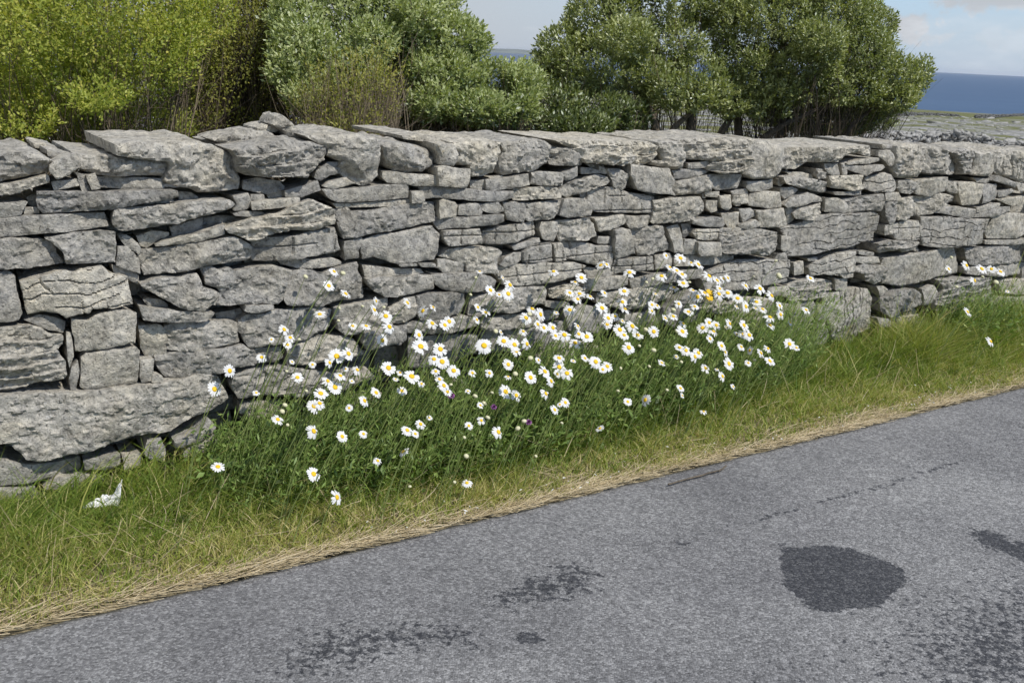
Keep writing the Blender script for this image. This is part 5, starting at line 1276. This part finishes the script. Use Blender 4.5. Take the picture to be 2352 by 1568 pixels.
# the same head may have been read off two overlapping crops
uniq = []
for f in flowers:
    if all(np.linalg.norm(f[0]-g[0]) > 7 for g in uniq): uniq.append(f)
SPECIAL = {}
for i, (p, rp, k, a) in enumerate(uniq):
    u, off, z, r = plant_pos(p[0], p[1], 500+i)
    head = W(u, off, z); dist = (head-CAM) @ FWD; rad_ = rp/FPX*dist*.93
    th = R(a); per = np.array([math.sin(th), -math.cos(th)])
    toC = CAM-head; toC /= np.linalg.norm(toC)
    ct = k; stt = math.sqrt(max(0, 1-k*k))
    side = CR*per[0]-CU*per[1]; side -= (side @ toC)*toC; side /= np.linalg.norm(side)
    nr = ct*toC+stt*side; nr /= np.linalg.norm(nr)
    lean = z*r.uniform(.25, .55)
    b = W(u-lean, max(.03, off-z*r.uniform(-.05, .15)), 0); b[2] = verge_z(u-lean, off)
    root = empty('daisy', Vector(b))
    if p[0] < 505 and p[1] < 900: lab = 'big white daisy hanging low at the left end, by itself before the wall'
    kind_ = 'seen edge-on with its yellow centre hidden' if k < .46 else ('half turned away with its yellow centre showing' if k < .72 else 'wide open with its yellow centre facing us')
    tag(root, 'daisy '+kind_+', '+zone(u), 'daisy', 'ox-eye daisies along the wall foot')
    Rm = rot_to(nr)
    hl = head-b
    mat_h = Matrix.Translation(Vector(hl)) @ Rm @ Matrix.Rotation(r.uniform(0, 6.28), 4, 'Z') @ Matrix.Scale(rad_, 4)
    o = add('petals', PETALS[i % 6], PETAL, root); o.matrix_local = mat_h
    o = add('flower_centre', DISC_ME, DISC, root); o.matrix_local = mat_h
    back_ = hl-nr*rad_*.06
    c1 = back_*.55+np.array([0, 0, .12*z])-DIR*.10*lean
    add('stem', stem_mesh(np.zeros(3), c1-nr*rad_*.8, back_, nr, rad_*.25), STEM, root)
    SPECIAL[i] = (p, root)
def relabel(px, py, text):
    i = min(SPECIAL, key=lambda j: np.hypot(SPECIAL[j][0][0]-px, SPECIAL[j][0][1]-py))
    SPECIAL[i][1]['label'] = text
relabel(492, 893, 'wide-open daisy furthest left of all, in front of the long bottom slab of the wall')
relabel(527, 850, 'open daisy just above and right of the leftmost daisy')
relabel(503, 1072, 'lone open daisy low on the left, near the grass below the wall foot')
relabel(720, 1088, 'large open daisy low in the grass, with the lowest tall daisy to its right')
relabel(775, 1140, 'half-turned daisy hanging lowest on a stalk, close to the dry straw')
relabel(753, 658, 'open daisy standing highest of those left of the middle, before a big square stone')
relabel(1073, 1110, 'withered daisy with brownish centre and few drooping petals in the low grass')
relabel(1562, 595, 'topmost daisy of the long clump, at the foot of the square blocks')
relabel(1145, 991, 'single open daisy low in the middle, leaning over the dark foliage')
relabel(1483, 917, 'half-turned daisy alone over dark foliage, beside a smaller daisy to its left')
relabel(1440, 921, 'small daisy alone over dark foliage, left of a bigger half-turned daisy')
relabel(928, 1032, 'daisy seen from its underside, pointing up to the right in the shade')
relabel(1812, 790, 'open daisy furthest right of the long clump, before the big smooth base stone')
relabel(2272, 783, 'daisy nodding low in the grass at the far right')
relabel(1270, 627, 'open daisy standing clear against the wall, highest in the middle')
relabel(1446, 628, 'flat open daisy against the wall, right of the middle')
relabel(1860, 640, 'lone small daisy high against the wall, left of the upright grooved stone')
buds = []
for line in BUDS.strip().split('\n'):
    tl, rest_ = line.split('|')
    for tok in rest_.split():
        x, y, r = (float(v) for v in tok.split(',')); buds.append((tile_px(tl, np.array([[x, y]]))[0], r*2.05))
for i, (p, rp) in enumerate(buds):
    u, off, z, r = plant_pos(p[0], p[1], 1500+i)
    head = W(u, off, z); dist = (head-CAM) @ FWD; rad_ = rp/FPX*dist*1.05
    lean = z*r.uniform(.25, .55)
    b = W(u-lean, max(.03, off-z*.05), 0); b[2] = verge_z(u-lean, off); hl = head-b
    nr = np.array([.35, -.2, .9])+r.normal(size=3)*.25; nr /= np.linalg.norm(nr)
    root = empty('daisy_bud', Vector(b)); tag(root, 'pale closed daisy bud on a thin stalk '+zone(u), 'flower bud', 'closed daisy buds among the open daisies')
    o = add('bud', BUD_ME, BUDM, root); o.matrix_local = Matrix.Translation(Vector(hl)) @ rot_to(nr) @ Matrix.Scale(rad_, 4)
    add('stem', stem_mesh(np.zeros(3), hl*.55+np.array([0, 0, .1*z])-DIR*.1*lean, hl-nr*rad_*.4, nr, rad_*.6, .001), STEM, root)
# yellow hawkweed and purple clover heads
YEL = mat_plain('yellow_petal', (.72, .47, .02), .6, .15, 300, .0005); PUR = mat_plain('clover_petal', (.28, .10, .27), .7, .3, 400, .001)
def puff_mesh(name, n, seed, flat):
    r = np.random.default_rng(seed); th = r.uniform(0, 2*math.pi, n); e = r.uniform(0.05 if flat else -.4, .5 if flat else 1.5, n)
    d = np.stack([np.cos(th)*np.cos(e), np.sin(th)*np.cos(e), np.sin(e)], -1)
    a = np.cross(d, [0, 0, 1.0])+1e-6; a /= np.linalg.norm(a, axis=1)[:, None]; wd = .16
    V = np.stack([d*.05-a*wd*.3, d*.05+a*wd*.3, d*.8+a*wd, d*1.0, d*.8-a*wd], 1).reshape(-1, 3); o = (np.arange(n)*5)[:, None]
    return mesh_np(name, V, [o+np.array([[0, 1, 2, 3]]), o+np.array([[0, 3, 4, 0]])[:, :3]], smooth=False)
for nm, lab, cat, grp, me, mt, spots, tl in (
    ('yellow_hawkweed', None, 'yellow flower', 'yellow flowers among the daisies', puff_mesh('petals', 46, 5, True), YEL, [(122, 53.5, 4.6, 'upper of two yellow hawkweed flowers among the white daisies'), (122, 60, 5, 'lower of two yellow hawkweed flowers among the white daisies')], 'D2'),
    ('red_clover', None, 'clover', 'clover heads in the daisy clump', puff_mesh('flower_head', 70, 6, False), PUR, [(57, 34, 4.6, 'purple clover head just under a chain of daisies, left of the middle'), (105, 47, 3.6, 'dull purple clover head in shade in the middle of the clump'), (144, 64, 4, 'purple clover head at the right, beside a small withered bloom')], 'C3')):
    for j, (x, y, r_, lab) in enumerate(spots):
        p = tile_px(tl, np.array([[x, y]]))[0]
        u, off, z, r = plant_pos(p[0], p[1], 1900+j); head = W(u, off, z); dist = (head-CAM) @ FWD; rad_ = r_*2.05/FPX*dist
        b = W(u-z*.35, max(.03, off), 0); b[2] = verge_z(u, off); hl = head-b; nr = np.array([.3, -.55, .78])
        root = empty(nm, Vector(b)); tag(root, lab, cat, grp)
        o = add(me.name.split('.')[0], me, mt, root); o.matrix_local = Matrix.Translation(Vector(hl)) @ rot_to(nr) @ Matrix.Scale(rad_, 4)
        add('stem', stem_mesh(np.zeros(3), hl*.55-DIR*.03, hl, nr, rad_*.2), STEM, root)

# ------------------------------------------------------------ small things
# crumpled white paper on the grass
def litter():
    p = on_ground(np.array(245.), np.array(1160.), .052); n = 22
    gx, gy = np.meshgrid(np.linspace(-1, 1, n), np.linspace(-1, 1, n), indexing='ij')
    x = gx*.045*(1-.35*gy)+.02*gy; y = gy*.016; z = .020*np.abs(fbm(gx*1.6, gy*1.6, 4, 3))+.045*np.clip(gx, 0, 1)*(1+gy)*.6+.012*(1+gy)
    m = np.stack([x, y, z], -1).reshape(-1, 3)
    q = np.array([[i*n+j, (i+1)*n+j, (i+1)*n+j+1, i*n+j+1] for i in range(n-1) for j in range(n-1)])
    me = mesh_np('paper_scrap', m, [q])
    o = add('paper_scrap', me, mat_plain('white_paper', (.78, .78, .77), .6, .06, 60, .001), None, Vector(p))
    so_ = o.modifiers.new('thickness', 'SOLIDIFY'); so_.thickness = .0006
    o.rotation_euler = (0, 0, .25)
    tag(o, 'crumpled scrap of white paper lying in the short grass at the lower left', 'litter')
litter()
def twig():
    pts = np.array([(1535, 1112), (1600, 1094), (1640, 1083), (1655, 1079), (1668, 1069)], float)
    P0 = on_ground(pts[:, 0], pts[:, 1], .006); tt = np.linspace(0, 4, 30)
    c = np.stack([np.interp(tt, range(5), P0[:, k]) for k in range(3)], -1)+np.stack([fbm(tt*2, k*5., 1, 2) for k in range(3)], -1)*np.array([.006, .006, .002])
    V, F, n = [], [], 0
    for i in range(29):
        v, f, k = tubes(c[i][None], (c[i][None]+c[i+1][None])/2, c[i+1][None], np.array([.0035]), np.array([.0035]), 1, 5); V.append(v); F.append(f[0]+n); n += len(v)
    root = add('fallen_twig', mesh_np('fallen_twig', np.concatenate(V)-P0[0], [np.concatenate(F)], smooth=True), BARK, None, Vector(P0[0]))
    tag(root, 'thin brown twig lying on the asphalt at the grass edge', 'twig')
twig()
# tumbled field walls far behind, right of the leaning tree
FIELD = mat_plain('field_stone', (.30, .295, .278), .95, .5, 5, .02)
ROCKS = []
def rock_pile(name, label, pts, h, size, seed, per_m, dark=None):
    """pts: picture points on the foot of the wall; each stone a chipped block in one wall"""
    r = np.random.default_rng(seed); P = []
    for x, y, d in pts: P.append(at(x, y, d))
    P = np.array(P); V, F, n = [], [], 0
    seg = np.linalg.norm(np.diff(P, axis=0), axis=1); L = seg.sum(); cnt = int(L*per_m)
    cum = np.concatenate([[0], np.cumsum(seg)])
    cube = np.array([[x, y, z] for x in (-1, 1) for y in (-1, 1) for z in (-1, 1)], float)
    fc = np.array([[0, 1, 3, 2], [4, 6, 7, 5], [0, 4, 5, 1], [2, 3, 7, 6], [0, 2, 6, 4], [1, 5, 7, 3]])
    for i in range(cnt):
        s_ = r.uniform(0, L); b = np.array([np.interp(s_, cum, P[:, k]) for k in range(3)])
        hh = h*(.75+.5*pn(s_*.6, 0, seed)); zz = r.uniform(0, 1)**.9*hh
        c = b+np.array([r.normal()*size*.5, r.normal()*size*1.1*(1-zz/hh*.6), zz])
        s3 = size*r.uniform(.45, 1.2, 3)*np.array([1, .8, .5])
        q = cube*(1+r.uniform(-.45, .15, (8, 3)))*s3*np.array([1.25, 1, .8])
        a, e = r.uniform(0, 6.28), r.normal(0, .7)
        Rz = np.array([[math.cos(a), -math.sin(a), 0], [math.sin(a), math.cos(a), 0], [0, 0, 1]]); Rx = np.array([[1, 0, 0], [0, math.cos(e), -math.sin(e)], [0, math.sin(e), math.cos(e)]])
        V.append(q @ Rx.T @ Rz.T+c); F.append(fc+n); n += 8
    V = np.concatenate(V); o = add(name, mesh_np(name, V-P[0], [np.concatenate(F)]), dark or FIELD, None, Vector(P[0]))
    tag(o, label, 'stone wall', 'field walls in the distance')
def gd(x, y):
    """distance at which the view ray at x,y meets the falling land"""
    d = np.geomspace(8, 900, 900); p = at(np.full(900, x), np.full(900, y), d); k = p[:, 2] < land_z(p[:, 0], p[:, 1])
    return float(d[np.argmax(k)]) if k.any() else 900.
def foot(pts): return [(x, y, gd(x, y)) for x, y in pts]
rock_pile('field_wall', 'tumbled wall of pale boulders in the field just behind the wall at the right', [(1960, 348, 27), (2060, 343, 28), (2150, 340, 29), (2250, 350, 29), (2380, 362, 29), (2600, 384, 29)], .60, .115, 3, 120)
DARKW = mat_plain('dark_field_stone', (.12, .12, .115), .95, .4, 2, .02)  # darker stone tone for the far broken walls
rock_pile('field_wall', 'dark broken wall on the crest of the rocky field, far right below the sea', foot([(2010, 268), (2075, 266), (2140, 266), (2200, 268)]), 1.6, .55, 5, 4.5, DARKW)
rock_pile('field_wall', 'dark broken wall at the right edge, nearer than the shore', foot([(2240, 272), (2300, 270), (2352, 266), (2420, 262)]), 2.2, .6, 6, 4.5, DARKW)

# loose slabs and clints lying about the rocky field
def field_rocks():
    r = np.random.default_rng(77); n = 5200
    a = np.radians(r.uniform(-6, 33, n)); d = np.exp(r.uniform(np.log(31), np.log(620), n))
    x, y = d*np.sin(a), d*np.cos(a); keep = fbm(x*.035, y*.05, 3, 3) > .02; x, y, d = x[keep], y[keep], d[keep]; n = len(x)
    z = land_z(x, y)+karst(x, y)-.03
    cube = np.array([[i, j, k] for i in (-1, 1) for j in (-1, 1) for k in (-1, 1)], float)
    fc = np.array([[0, 1, 3, 2], [4, 6, 7, 5], [0, 4, 5, 1], [2, 3, 7, 6], [0, 2, 6, 4], [1, 5, 7, 3]])
    s3 = np.exp(r.normal(-1.75, .5, n))[:, None]*np.interp(d, [30, 120, 600], [.75, 1.3, 3.2])[:, None]*np.stack([r.uniform(.8, 2.2, n), r.uniform(.6, 1.4, n), r.uniform(.18, .5, n)], -1)
    q = cube[None]*(1+r.uniform(-.4, .12, (n, 8, 3)))*s3[:, None]
    an = r.normal(0, .5, n); c, s_ = np.cos(an)[:, None], np.sin(an)[:, None]
    q = np.stack([q[..., 0]*c-q[..., 1]*s_, q[..., 0]*s_+q[..., 1]*c, q[..., 2]+.12*q[..., 0]*r.normal(size=(n, 1))], -1)+np.stack([x, y, z], -1)[:, None]
    o = add('field_rocks', mesh_np('field_rocks', q.reshape(-1, 3), [(fc[None]+(np.arange(n)*8)[:, None, None]).reshape(-1, 4)]), FIELD); o['kind'] = 'stuff'
field_rocks()

# ------------------------------------------------------------ the sea air
def haze_box():
    x = 27500.0; V = np.array([[sx*x, sy*x, z] for sx in (-1, 1) for sy in (-1, 1) for z in (-46.0, 45.0)])
    F = np.array([[0, 1, 3, 2], [4, 6, 7, 5], [0, 4, 5, 1], [2, 3, 7, 6], [0, 2, 6, 4], [1, 5, 7, 3]])
    m = bpy.data.materials.new('sea_haze'); m.use_nodes = True; t = m.node_tree; t.nodes.clear()
    v = t.nodes.new('ShaderNodeVolumePrincipled'); v.inputs['Color'].default_value = (.86, .91, 1, 1); v.inputs['Density'].default_value = HAZE
    v.inputs['Anisotropy'].default_value = .2
    out = t.nodes.new('ShaderNodeOutputMaterial'); t.links.new(v.outputs[0], out.inputs['Volume'])
    o = add('haze', mesh_np('haze', V, [F]), m); o['kind'] = 'stuff'
HAZE = 2.6e-5
haze_box()
